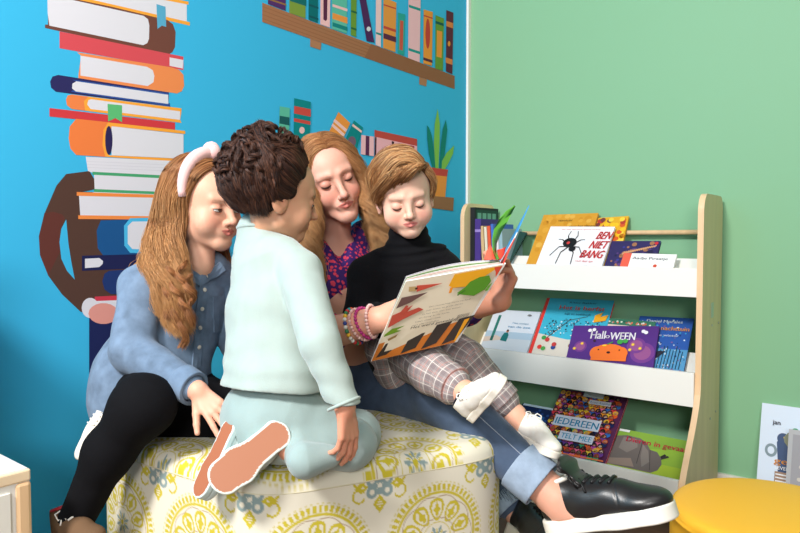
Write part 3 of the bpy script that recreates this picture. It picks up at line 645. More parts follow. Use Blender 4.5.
P[..., 2] = OZ - .032 * (1 - np.sqrt(np.clip(1 - ed ** 2, 0, 1))) + .006 * (1 - rs[:, None] ** 2) + .0012 * np.sin(P[..., 0] * 31 + 2) * np.sin(P[..., 1] * 27)
ang = math.radians(38.8); ca_, sa_ = math.cos(ang), math.sin(ang)
U = P[..., 0] * ca_ + P[..., 1] * sa_; Vv = -P[..., 0] * sa_ + P[..., 1] * ca_
put_ = lambda o: o
tp = on_plane(415.5, 453.6, (0, 0, OZ + .003), (0, 0, 1)); tf = on_plane(402, 430, (0, 0, OZ + .003), (0, 0, 1)); print('TOPPAT', tp, tf, (tf - tp).length, math.degrees(math.atan2(tf.y - tp.y, tf.x - tp.x)))
qx, qy = tp.x - OC[0], tp.y - OC[1]; u0 = qx * ca_ + qy * sa_; v0 = -qx * sa_ + qy * ca_
grid_mesh('seat_top', P, pattern(U - u0 + .118, Vv - v0 + .118), FABRIC, ott, True)
arc = np.cumsum(np.hypot(np.diff(np.append(R_ * np.cos(th), R_[0])), np.diff(np.append(R_ * np.sin(th), 0))))
zs = np.concatenate([np.linspace(OZ - .032, .14, 150), np.linspace(.138, .03, 20)])
P = np.zeros((len(zs), nth, 3)); r2 = R_[None, :] + .0015 * np.sin(th * 9)[None, :] * np.clip((OZ - zs) / .1, 0, 1)[:, None] - .0005
P[..., 0] = r2 * np.cos(th + rot); P[..., 1] = r2 * np.sin(th + rot); P[..., 2] = zs[:, None]
tot = arc[-1]; nrep = round(tot / .236); uu = np.broadcast_to(arc / tot * nrep * .236, (len(zs), nth))
best = min(range(nth), key=lambda k: (abs(proj((OC[0] + R_[k] * math.cos(th[k] + rot), OC[1] + R_[k] * math.sin(th[k] + rot), OZ - .16))[0] - 437) + (1000 if math.cos(th[k] + rot - math.radians(-60)) < .3 else 0)))
SHIFT = .118 - arc[best] / tot * nrep * .236
grid_mesh('side_cover', P, pattern(uu + SHIFT, np.broadcast_to((zs - OZ)[:, None] + .160 + .118, (len(zs), nth))), FABRIC, ott, True)
b = MB(); b.tube([(float((R_[k] - .0012) * math.cos(th[k] + rot)), float((R_[k] - .0012) * math.sin(th[k] + rot)), OZ - .031) for k in range(0, nth, 8)], .0016, closed=True); b.build('piping', mat('piping_cotton', (214, 206, 176), rough=.8), ott)
b = MB(); b.tube([(float((R_[k] - .02) * math.cos(th[k] + rot)), float((R_[k] - .02) * math.sin(th[k] + rot)), .016) for k in range(0, nth, 25)], .016, closed=True); b.build('plinth', mat('dark_plinth', (40, 34, 30), rough=.6), ott)
# ---------------------------------------------------------------- organic surfaces: implicit shapes meshed with numpy
def V3(p): return np.array([p[0], p[1], p[2]], float)
def cone(a, b, r1, r2):
    a, b = V3(a), V3(b); d = b - a; l2 = max(float(d @ d), 1e-12)
    def f(P):
        t = np.clip((P - a) @ d / l2, 0, 1); return np.linalg.norm(P - a - t[:, None] * d, axis=1) - (r1 + (r2 - r1) * t)
    m = max(r1, r2); return f, np.minimum(a, b) - m, np.maximum(a, b) + m
def ellp(c, r, R=None):
    c = V3(c); r = V3(r); R = np.eye(3) if R is None else np.array(R, float)
    def f(P):
        q = (P - c) @ R; k0 = np.linalg.norm(q / r, axis=1); k1 = np.linalg.norm(q / r ** 2, axis=1); return k0 * (k0 - 1) / np.maximum(k1, 1e-9)
    m = r.max(); return f, c - m, c + m
def loft(pts, xd, wd):
    """tapered body section: pts centres, xd width direction, wd [(half width, half depth)] per centre"""
    pts = [V3(p) for p in pts]; n = len(pts); xd = V3(xd)
    def f(P):
        best = None
        out = np.full(len(P), 9.0)
        for i in range(n - 1):
            a, b = pts[i], pts[i + 1]; d = b - a; L = np.linalg.norm(d); z = d / L; x = xd - z * (xd @ z); x /= np.linalg.norm(x); y = np.cross(z, x)
            q = P - a; t = np.clip(q @ z / L, 0, 1); s = t * t * (3 - 2 * t)
            w = wd[i][0] + (wd[i + 1][0] - wd[i][0]) * s; h = wd[i][1] + (wd[i + 1][1] - wd[i][1]) * s
            q = q - t[:, None] * d; X = (q @ x) / w; Y = (q @ y) / h; Z = (q @ z) / np.minimum(w, h)
            k0 = np.sqrt(X * X + Y * Y + Z * Z); k1 = np.sqrt((X / w) ** 2 + (Y / h) ** 2 + (Z / np.minimum(w, h)) ** 2)
            e = np.where(k0 < 1e-6, -np.minimum(w, h), k0 * (k0 - 1) / np.maximum(k1, 1e-9)); out = np.minimum(out, e) if i == 0 else smin(out, e, 0.02)
        return out
    m = max(max(a) for a in wd); A = np.array(pts); return f, A.min(0) - m, A.max(0) + m
def smin(a, b, k):
    if k <= 0: return np.minimum(a, b)
    h = np.clip(0.5 + 0.5 * (b - a) / k, 0, 1); return b + (a - b) * h - k * h * (1 - h)
def chain(pts, rad): return [('u', cone(pts[i], pts[i + 1], rad[i], rad[i + 1]), 0.3 * min(rad[i], rad[i + 1])) for i in range(len(pts) - 1)]
class Field:
    def __init__(s): s.ops = []; s.post = None
    def u(s, prim, k=0.01): s.ops.append(('u', prim, k)); return s
    def sub(s, prim, k=0.01): s.ops.append(('s', prim, k)); return s
    def add(s, ops, k=None):
        for o in ops: s.ops.append((o[0], o[1], o[2] if k is None else k))
        return s
    def bounds(s, pad=0.01):
        lo = np.min([o[1][1] for o in s.ops if o[0] == 'u'], 0) - pad; hi = np.max([o[1][2] for o in s.ops if o[0] == 'u'], 0) + pad; return lo, hi
    def __call__(s, P, margin=0.03):
        d = np.full(len(P), 0.2)
        for ty, (f, lo, hi), k in s.ops:
            m = margin + k + 0.005; idx = np.nonzero(np.all((P > lo - m) & (P < hi + m), axis=1))[0]
            if not len(idx): continue
            e = f(P[idx]); d[idx] = smin(d[idx], e, k) if ty == 'u' else -smin(-d[idx], e, k)
        if s.post is not None: d = s.post(P, d)
        return d
def polygonise(F, h, lo=None, hi=None, margin=None):
    b0, b1 = F.bounds(); lo = b0 if lo is None else np.maximum(V3(lo), b0); hi = b1 if hi is None else np.minimum(V3(hi), b1)
    B = 8; nb = np.ceil((hi - lo) / (h * B)).astype(int) + 1; bs = B * h; margin = bs * 1.0 + 0.012
    gi = np.stack(np.meshgrid(*[np.arange(n) for n in nb], indexing='ij'), -1).reshape(-1, 3)
    dc = F(lo + (gi + 0.5) * bs - h / 2, margin=margin + bs); act = np.abs(dc) < margin
    D = np.repeat(np.repeat(np.repeat(np.where(dc > 0, 1, -1).reshape(nb).astype(np.float32), B, 0), B, 1), B, 2)
    loc = np.stack(np.meshgrid(*[np.arange(B)] * 3, indexing='ij'), -1).reshape(-1, 3)
    ga = gi[act]
    for s0 in range(0, len(ga), 800):
        g = ga[s0:s0 + 800]; I = (g[:, None, :] * B + loc[None]).reshape(-1, 3); D[I[:, 0], I[:, 1], I[:, 2]] = F(lo + I * h, margin=0.02)
    S = D < 0; n = D.shape
    c = S[:-1, :-1, :-1].astype(np.uint8)
    for dx in (0, 1):
        for dy in (0, 1):
            for dz in (0, 1):
                if dx + dy + dz: c = c + S[dx:n[0] - 1 + dx, dy:n[1] - 1 + dy, dz:n[2] - 1 + dz]
    cells = np.argwhere((c > 0) & (c < 8)); vid = np.full(c.shape, -1, np.int32); vid[tuple(cells.T)] = np.arange(len(cells))
    acc = np.zeros((len(cells), 3)); cnt = np.zeros(len(cells))
    cor = [(a, b_, c_) for a in (0, 1) for b_ in (0, 1) for c_ in (0, 1)]
    vals = {k: D[cells[:, 0] + k[0], cells[:, 1] + k[1], cells[:, 2] + k[2]] for k in cor}
    for a in cor:
        for ax in range(3):
            if a[ax] == 0:
                b2 = list(a); b2[ax] = 1; b2 = tuple(b2); va, vb = vals[a], vals[b2]; m = (va < 0) != (vb < 0)
                t = np.where(m, va / np.where(m, va - vb, 1), 0); p = np.tile(np.array(a, float), (len(cells), 1)); p[:, ax] += t
                acc[m] += p[m]; cnt[m] += 1
    V = lo + (cells + acc / cnt[:, None]) * h
    quads = []
    for ax in range(3):
        s1 = [slice(1, -1)] * 3; s2 = [slice(1, -1)] * 3; s1[ax] = slice(0, -1); s2[ax] = slice(1, None)
        A, Bq = S[tuple(s1)], S[tuple(s2)]; e = np.argwhere(A != Bq)
        off = np.array([1, 1, 1]); off[ax] = 0; e = e + off
        o1, o2 = [(1, 2), (2, 0), (0, 1)][ax]; u = np.zeros(3, int); v = np.zeros(3, int); u[o1] = 1; v[o2] = 1
        q = np.stack([vid[tuple((e - u - v).T)], vid[tuple((e - v).T)], vid[tuple(e.T)], vid[tuple((e - u).T)]], 1)
        fl = ~S[tuple(e.T)]; q[fl] = q[fl]; q[~fl] = q[~fl][:, ::-1]; quads.append(q)
    Q = np.concatenate(quads); Q = Q[(Q >= 0).all(1)]
    for _ in range(2):                                             # pull vertices onto the true surface
        e = h * 0.5; d0 = F(V); g = np.stack([F(V + e * np.eye(3)[k]) - F(V - e * np.eye(3)[k]) for k in range(3)], 1) / (2 * e)
        gn = np.maximum((g ** 2).sum(1), 0.3); st = np.clip(d0 / gn, -h, h); V = V - g * st[:, None] * 0.8
    return V, Q
def mesh_np(name, parts, material, parent=None, col=None, uv=None):
    """parts: [(V, Q)] -> one smooth mesh; col(V)->rgb linear; uv(V)->(n,2)"""
    V = np.concatenate([p[0] for p in parts]); off = 0; Qs = []
    for p in parts: Qs.append(p[1] + off); off += len(p[0])
    Q = np.concatenate(Qs); me = bpy.data.meshes.new(name)
    me.vertices.add(len(V)); me.vertices.foreach_set('co', V.reshape(-1).astype(np.float32))
    me.loops.add(Q.size); me.loops.foreach_set('vertex_index', Q.reshape(-1).astype(np.int32))
    me.polygons.add(len(Q)); me.polygons.foreach_set('loop_start', np.arange(0, Q.size, Q.shape[1], dtype=np.int32)); me.polygons.foreach_set('use_smooth', np.ones(len(Q), bool))
    me.update(calc_edges=True)
    if col is not None:
        c = np.ones((len(V), 4), np.float32); c[:, :3] = col(V); ca = me.color_attributes.new('Col', 'FLOAT_COLOR', 'POINT'); ca.data.foreach_set('color', c.reshape(-1))
    if uv is not None:
        c = np.zeros((len(V), 3), np.float32); c[:, :2] = uv(V); a = me.attributes.new('leg_uv', 'FLOAT_VECTOR', 'POINT'); a.data.foreach_set('vector', c.reshape(-1))
    me.materials.append(material); return link(name, me, parent)
_rs = np.random.RandomState(7); _K = _rs.normal(size=(60, 3)); _K /= np.linalg.norm(_K, axis=1)[:, None]; _PH = _rs.rand(60) * 6.28
def wav(P, f, s=0, n=6):
    o = 0
    for i in range(n):
        j = (s * 7 + i * 3) % 60; o = o + np.sin(P @ _K[j] * f * (0.7 + 0.6 * ((i * 37) % 10) / 10) + _PH[j] + 1.3 * np.sin(P @ _K[(j + 11) % 60] * f * .6))
    return o / n

# ---- view frame: right, away, up
VR = Vector((math.cos(YAW), math.sin(YAW), 0)); VF = Vector((-math.sin(YAW), math.cos(YAW), 0)); VU = Vector((0, 0, 1))
def frame(yaw, pitch, roll):
    B = Matrix((VR, VF, VU)).transposed()
    return B @ Matrix.Rotation(math.radians(yaw), 3, 'Z') @ Matrix.Rotation(math.radians(pitch), 3, 'X') @ Matrix.Rotation(math.radians(roll), 3, 'Y')

def surf(F, px, py, d0=.9, d1=2.0, off=0.0):
    """first point of a field's surface met behind a pixel"""
    t = np.linspace(d0, d1, 500); o = V3(CAM); r = V3(ray(px, py)); d = F(o + t[:, None] * r, margin=.03); i = np.nonzero(d < off)[0]
    if not len(i): return None
    i = i[0]; 
    if i == 0: return Vector(o + t[0] * r)
    f = (d[i - 1] - off) / (d[i - 1] - d[i]); return Vector(o + (t[i - 1] + (t[i] - t[i - 1]) * f) * r)
def grad(F, p, e=.002):
    P = V3(p)[None]; g = np.array([float((F(P + e * np.eye(3)[k]) - F(P - e * np.eye(3)[k]))[0]) for k in range(3)]); return Vector(g / max(np.linalg.norm(g), 1e-6))
# ---------------------------------------------------------------- heads
def head(child=0.0, neck=(0, .045, -.16), neck_r=(.046, .05), eye=(-30, -12), gaze_col=(90, 70, 50), cheek=1.0, nose=1.0, lips=1.0, jaw=1.0, ears=True, earS=1.0, seed=0, smile=0, brow=.3, iris=(0, -.2)):
    """head in its own frame, face towards -Y, adult size; returns field, colour info"""
    c = child; F = Field()
    F.u(ellp((0, .018, .030 + .004 * c), (.0735 + .003 * c, .091, .084 + .002 * c)), .0)
    F.u(ellp((0, -.022, .028), (.064, .064, .066)), .02)
    F.u(ellp((0, -.026, -.030 + .004 * c), (.0565 + .009 * c, .056, .070 - .006 * c)), .02)
    jy = -.066 + .008 * c; jz = -.095 + .014 * c
    F.u(cone((-.044 * jaw, -.006, -.058), (-.010, jy, jz), .020, .019), .02); F.u(cone((.044 * jaw, -.006, -.058), (.010, jy, jz), .020, .019), .02)
    F.u(ellp((0, jy - .006, jz + .001), (.017, .014, .014)), .014)
    for s in (-1, 1):
        F.u(ellp((s * (.034 + .004 * c), -.053, -.036), (.023 * cheek + .004 * c, .023, .024 + .006 * c)), .020)
        F.u(cone((s * .014, -.084, .022), (s * .042, -.070, .022), .0055 - .003 * c, .0055 - .003 * c), .018)
    ez = 0.003 - .006 * c; ex = .031
    for s in (-1, 1): F.sub(ellp((s * ex, -.098, ez - .001), (.020, .018, .0135)), .014)
    # nose
    nz = -.036 + .006 * c; ny = -.1075 + .007 * c; nr = .0098 * (1 - .06 * c)
    F.u(cone((0, -.079, .012), (0, ny + .005, nz + .006), .0078, nr * .92), .013)
    F.u(ellp((0, ny + .001, nz + .001), (nr * 1.05, nr, nr * .92)), .006)
    for s in (-1, 1): F.u(ellp((s * .0105 * nose, ny + .0125, nz - .003), (.0068, .0085, .0066)), .006)
    for s in (-1, 1): F.sub(ellp((s * .0060, ny + .0105, nz - .0105), (.0036, .0048, .0036)), .003)
    # mouth
    mz = -.0615 + .008 * c; my = -.0845 + .006 * c
    F.u(ellp((0, my + .005, mz), (.025, .0125, .0165)), .014)
    F.sub(cone((0, ny + .016, nz - .012), (0, my - .0155, mz + .009), .0020, .0025), .005)
    lw = .0225 * lips
    for s in (-1, 1):
        F.u(cone((s * .0045, my - .0080, mz + .0042), (s * lw, my + .001, mz + .0006 + smile), .0042 * (1 - .25 * c), .0016), .0035)
        F.u(cone((0, my - .0068, mz - .0058), (s * lw * .8, my - .0005, mz - .0014 + smile), .0052 * (1 - .25 * c), .0020), .0035)
    F.sub(cone((-lw, my - .0055, mz + .0002 + smile), (0, my - .0155, mz - .0002), .0009, .0014), .0022); F.sub(cone((lw, my - .0055, mz + .0002 + smile), (0, my - .0155, mz - .0002), .0009, .0014), .0022)
    F.sub(ellp((0, my - .012, mz - .0175), (.013, .0075, .004)), .008)
    # eyelids with an opening
    er = .0128; ec = [V3((s * ex, -.0705, ez)) for s in (-1, 1)]
    for e in ec: F.u(ellp(e, (er * 1.14, er, er)), .0045)
    a0, a1 = math.radians(eye[0]), math.radians(eye[1])
    for e in ec:
        def wedge(P, e=e):
            q = P - e; r1 = q[:, 2] * math.cos(a0) + q[:, 1] * math.sin(a0); r2 = -(q[:, 2] * math.cos(a1) + q[:, 1] * math.sin(a1))
            return np.maximum(np.maximum(-r1, -r2), q[:, 1] + .004)
        def wf(P, e=e, w=wedge):
            return np.maximum(w(P), np.abs(P[:, 0] - e[0]) - er * .93)
        F.sub((wf, e - er * 1.4, e + er * 1.4), .0008)
    for s in (-1, 1):       # crease above the lid
        F.sub(cone((ex * s - .013, -.0785, ez + .0085), (ex * s, -.0855, ez + .0118), .0010, .0014), .004); F.sub(cone((ex * s, -.0855, ez + .0118), (ex * s + .013, -.0785, ez + .0085), .0014, .0010), .004)
    if ears:
        for s in (-1, 1):
            R = (Matrix.Rotation(math.radians(-18 * s), 3, 'Z') @ Matrix.Rotation(math.radians(-12), 3, 'X'))
            R = np.array(R); e = V3((s * .0765, .012, -.006))
            F.u(ellp(e, (.0075 * earS, .0185 * earS, .0300 * earS), R), .006); F.sub(ellp(e + V3((s * .0065 * earS, -.003, .004)), (.0050, .0105 * earS, .0185 * earS), R), .004)
            F.u(ellp(e + V3((s * .000, -.010, -.003)), (.005, .0035, .006)), .003); F.u(ellp(e + V3((s * -.001, -.004, -.026)), (.0055, .0075, .0075)), .004)
            F.u(cone(e + V3((s * .003, .006, .012)), e + V3((s * .003, .004, -.010)), .0028, .0026), .003)
    neck = V3(neck); F.u(cone((0, .018, -.062), neck, neck_r[0], neck_r[1]), .022)
    info = dict(ez=ez, ex=ex, er=er, ec=ec, mz=mz, my=my, lw=lw, ny=ny, nz=nz, a0=a0, a1=a1, smile=smile, c=c, brow=brow, gaze=gaze_col, iris=iris)
    return F, info
def skin_colours(V, info, skin, lipc, cheekc, freckle=0, browc=None):
    sk = np.array(lin(skin)); lp = np.array(lin(lipc)); ck = np.array(lin(cheekc)); C = np.tile(sk, (len(V), 1))
    def mix(m, c): 
        nonlocal C
        m = np.clip(m, 0, 1)[:, None]; C = C * (1 - m) + c * m
    x, y, z = np.abs(V[:, 0]), V[:, 1], V[:, 2]
    mix(.55 * np.exp(-(((x - .036) / .018) ** 2 + ((z + .034) / .018) ** 2 + ((y + .065) / .03) ** 2)), ck)
    mix(.35 * np.exp(-((x / .012) ** 2 + ((z - info['nz']) / .010) ** 2 + ((y - info['ny']) / .014) ** 2)), ck)
    mix(.45 * np.exp(-(((x - .078) / .008) ** 2 + ((z + .006) / .03) ** 2 + ((y - .012) / .02) ** 2)), ck)
    mz, my, lw = info['mz'], info['my'], info['lw']
    zz = z - (mz + info['smile'] * (x / lw) ** 2); up = .0075 * (1 - (x / lw) ** 2) * (1 - .18 * np.exp(-(x / .0035) ** 2)); lo = -.0108 * (1 - (x / lw) ** 2)
    inl = np.clip((up - zz) / .0016 + .5, 0, 1) * np.clip((zz - lo) / .0016 + .5, 0, 1) * (x < lw) * (y < my + .016); mix(.85 * inl, lp)
    mix(.75 * np.exp(-((zz + .0002) / .0009) ** 2) * (x < lw * .97) * (y < my + .014), lp * .35)
    if browc is not None:
        bx = np.clip((x - .0145) / .034, 0, 1); bz = info['ez'] + .0172 + .0042 * np.sin(np.clip(bx * 1.2, 0, 1) * np.pi * .62)
        th = .0030 * (1 - .65 * bx); m = np.exp(-((z - bz) / th) ** 2) * np.clip((x - .0125) / .006, 0, 1) * np.clip((.0495 - x) / .008, 0, 1) * (y < -.02)
        mix(info['brow'] * m * (.75 + .35 * np.sin(x * 4200 + z * 2600)), np.array(lin(browc)))
    for e in info['ec']:     # lid margins (lashes) and iris handled apart; a warm lid tone
        r = np.linalg.norm(V - e, axis=1); mix(.25 * (r < info['er'] * 1.35), ck * .85)
    if freckle: mix(freckle * np.clip(wav(V, 900, 3) * 2.4 - .6, 0, 1) * (y < -.03), sk * .72)
    return C
def xf(R, c, s):
    R = np.array(R); c = V3(c)
    return (lambda P: (P * s) @ R.T + c), (lambda P: ((P - c) @ R) / s)
def face_extras(root, info, to_world, s, browc, lash=(40, 28, 24), iriscol=(80, 60, 44), lashr=.0007, browr=.0011, lash_n=9, brow_lift=0.0):
    """eyeballs, lashes and eyebrows as children of the person"""
    er = info['er']
    for e in info['ec']:
        mb = MB(); bm = bmesh.new(); bmesh.ops.create_uvsphere(bm, u_segments=28, v_segments=18, radius=er * .93)
        gx, gz = info['iris']; gd = Vector((gx, -1, gz)).normalized()
        for f in list(bm.faces):
            d = f.calc_center_median().normalized().dot(gd); col = (232, 226, 220)
            if d > .95: col = (18, 14, 14)
            elif d > .84: col = iriscol
            vs = [to_world((np.array([v.co[:]]) * [1.12, 1, 1] + e))[0] for v in f.verts]; mb.mesh(vs, [list(range(len(vs)))], col, True)
        bm.free(); put(mb.build('eye', EYE), root)
        for nm, a, rr in (('upper_lashes', info['a1'], lashr), ('lower_lashes', info['a0'], lashr * .55)):
            mb = MB(); pts = []
            for k in range(13):
                t = -1 + 2 * k / 12; lx = t * er * 1.08; rad = er * math.sqrt(max(1 - (t * .97) ** 2, 0.02)) * 1.04
                pts.append(e + V3((lx, -rad * math.cos(a) - .0004, rad * math.sin(a))))
            rads = [rr * s * (0.4 + .6 * math.sin(math.pi * (k + .5) / 13)) for k in range(13)]
            mb.tube([to_world(np.array([p]))[0] for p in pts], rads, lash, n=5); put(mb.build(nm, PRINT), root)
def snap(F, pts, off):
    P = np.array([V3(p) for p in pts])
    for _ in range(5):
        e = .0008; d = F(P); g = np.stack([F(P + e * np.eye(3)[k]) - F(P - e * np.eye(3)[k]) for k in range(3)], 1) / (2 * e); g /= np.maximum(np.linalg.norm(g, axis=1), .2)[:, None]; P = P - g * (d - off)[:, None]
    return P

def head_place(px, py, d, R, s, info):
    m = R @ (Vector((0, -.083, info['ez'])) * s); return at(px, py, d) - m
def guide_snap(H, pts, offs):
    out = []
    for p, o in zip(pts, offs): out.append(V3(p) if o is None else snap(H, [p], o)[0])
    return out

# ---------------------------------------------------------------- hands
def hand_ops(wrist, fdir, pnorm, size=1.0, side=1, curl=(.3, .3, .3, .35, .4), spread=1.0, thumb=(.8, .5), wr=.026, knuck=None):
    """palm and five fingers; fdir towards the fingers, pnorm out of the palm, side=+1 thumb towards fdir x pnorm. curl: thumb, index..little (radians per joint)"""
    f = V3(fdir); f /= np.linalg.norm(f); n = V3(pnorm); n = n - f * (n @ f); n /= np.linalg.norm(n); t = np.cross(f, n) * side; w = V3(wrist); S = size; ops = []
    def rot(v, ax, a): return v * math.cos(a) + np.cross(ax, v) * math.sin(a) + ax * (ax @ v) * (1 - math.cos(a))
    ops.append(('u', cone(w - f * .01 * S, w + f * .018 * S, wr * .80 * S, wr * .78 * S), .01 * S))
    base = []
    for i, (lat, ln) in enumerate(((.0285, .083), (.010, .087), (-.009, .083), (-.0265, .076))):
        kp = w + f * ln * S + t * lat * S; base.append(kp); ops.append(('u', cone(w + f * .016 * S + t * lat * .55 * S, kp, .0135 * S, .0105 * S), .010 * S))
    ops.append(('u', cone(w + f * .02 * S + t * .016 * S + n * .006 * S, w + f * .055 * S + t * .032 * S + n * .004 * S, .015 * S, .011 * S), .01 * S))
    segs = ((.040, .025, .020), (.044, .028, .021), (.041, .026, .020), (.032, .020, .018)); ax = np.cross(f, n); ax = ax / np.linalg.norm(ax)
    for i in range(4):
        a = 0; p = base[i]; c = curl[i + 1]; sp = (1.5 - i) * .075 * spread; d0 = rot(f, n, -sp * side * (1 if True else 1)); 
        if (d0 @ t) * (1.5 - i) < 0: d0 = rot(f, n, sp * side)
        axi = np.cross(d0, n); axi /= np.linalg.norm(axi); rads = (.0098, .0088, .0080, .0068)
        for j in range(3):
            a += c * (1.0, 1.15, .8)[j]; d = d0 * math.cos(a) + n * math.sin(a); q = p + d * segs[i][j] * S; rr = rads if i < 3 else tuple(x * .88 for x in rads)
            ops.append(('u', cone(p, q, rr[j] * S, rr[j + 1] * S), .0022 * S)); p = q
    # thumb
    p = w + f * .026 * S + t * .026 * S + n * .006 * S; th, tc = thumb; d = f * math.cos(th) + t * math.sin(th) * .9 + n * .35 * tc; d /= np.linalg.norm(d)
    rads = (.0145, .0115, .0098, .0080)
    for j, L in enumerate((.034, .032, .026)):
        q = p + d * L * S; ops.append(('u', cone(p, q, rads[j] * S, rads[j + 1] * S), .004 * S)); p = q; d = d + (n * .45 * tc + f * .35) * curl[0] * 2; d /= np.linalg.norm(d)
    return ops

# ---------------------------------------------------------------- hair
def hair_strands(name, root, material, guides, n, rad, cols, seed=0, npts=18, wave=(.003, 40), jit=.004, taper=.5, tip=None, ramp=(0, .45), collect=None, nside=3, clump=0, tw=None, endj=.25, wl=None):
    """guides: list of polylines (each a list of 3D points, all with the same count) forming a sheet; strands interpolate between neighbours"""
    rs = np.random.RandomState(seed); G = np.array([[V3(p) for p in g] for g in guides]); K, T = G.shape[:2]
    u = rs.rand(n) * (K - 1); i = np.minimum(u.astype(int), K - 2); fr = (u - i)[:, None, None]
    g = G[i] * (1 - fr) + G[i + 1] * fr                                     # n,T,3
    t = np.linspace(0, T - 1, npts); j = np.minimum(t.astype(int), T - 2); ft = (t - j)[None, :, None]
    p0 = g[:, np.maximum(j - 1, 0)]; p1 = g[:, j]; p2 = g[:, j + 1]; p3 = g[:, np.minimum(j + 2, T - 1)]
    P = .5 * ((2 * p1) + (-p0 + p2) * ft + (2 * p0 - 5 * p1 + 4 * p2 - p3) * ft ** 2 + (-p0 + 3 * p1 - 3 * p2 + p3) * ft ** 3)
    s = np.linspace(0, 1, npts)
    ln = 1 - endj * rs.rand(n); 
    off = rs.normal(size=(n, 1, 3)) * jit; P = P + off * (0.35 + .9 * s[None, :, None])
    if wave:
        A, Fq = wave; tang = np.gradient(P, axis=1); tang /= np.maximum(np.linalg.norm(tang, axis=2, keepdims=True), 1e-9)
        a1 = np.cross(tang, np.array([0.31, .77, .55])); a1 /= np.maximum(np.linalg.norm(a1, axis=2, keepdims=True), 1e-9); a2 = np.cross(tang, a1)
        L = np.cumsum(np.linalg.norm(np.diff(P, axis=1, prepend=P[:, :1]), axis=2), axis=1)
        cl = (rs.randint(0, clump, n) if clump else np.arange(n)); ph = (rs.rand(max(clump, n)) * 6.28)[cl] * (1 if clump else 1); fv = (0.8 + .4 * rs.rand(max(clump, n)))[cl]
        if clump:
            order = np.argsort(u); cl = np.empty(n, int); cl[order] = (np.arange(n) * clump // n); ph = (rs.rand(clump) * 6.28)[cl] + rs.normal(size=n) * .35; fv = (0.85 + .3 * rs.rand(clump))[cl]
        amp = A * np.clip((s - ramp[0]) / ramp[1], 0, 1)[None, :]; w_ = L * Fq * fv[:, None] + ph[:, None]
        P = P + a1 * (amp * np.sin(w_))[..., None] + a2 * (amp * np.cos(w_) * .9)[..., None]
    tang = np.gradient(P, axis=1); tang /= np.maximum(np.linalg.norm(tang, axis=2, keepdims=True), 1e-9)
    a1 = np.cross(tang, np.array([0.2, .5, .84])); a1 /= np.maximum(np.linalg.norm(a1, axis=2, keepdims=True), 1e-9); a2 = np.cross(tang, a1)
    r = rad * (0.6 + .8 * rs.rand(n))[:, None] * (1 - taper * s[None, :] ** 2) * np.minimum(1, .3 + s[None, :] * 8)
    r[:, -1] *= .15
    ang = np.arange(nside) * 2 * np.pi / nside
    R = P[:, :, None, :] + (a1[:, :, None, :] * np.cos(ang)[None, None, :, None] + a2[:, :, None, :] * np.sin(ang)[None, None, :, None]) * r[:, :, None, None]
    V = R.reshape(-1, 3); idx = np.arange(n * npts * nside).reshape(n, npts, nside); nx = np.roll(idx, -1, 2)
    Q = np.stack([idx[:, :-1], nx[:, :-1], nx[:, 1:], idx[:, 1:]], -1).reshape(-1, 4)
    cc = np.array([lin(c) for c in cols]); ci = rs.rand(n) * (len(cc) - 1); k = np.minimum(ci.astype(int), len(cc) - 2); f = (ci - k)[:, None]; c = cc[k] * (1 - f) + cc[k + 1] * f
    C = np.repeat(c, npts * nside, 0)
    if tip is not None:
        k = (np.tile(np.repeat(s, nside), n) ** 1.3)[:, None] * .75; C = C * (1 - k) + np.array(lin(tip)) * k
    if collect is not None: collect.append((V, Q, C)); return
    o = mesh_np(name, [(V, Q)], material, None, col=lambda v: C)
    return put(o, root) if root is not None else o
SKIN = mat('skin', attr=True, rough=.5, spec=.35, sss=.12, bump=.05, bscale=900)
EYE = mat('eye_surface', attr=True, rough=.12, spec=.6)
HAIRM = mat('hair_strands', attr=True, rough=.5, spec=.3)

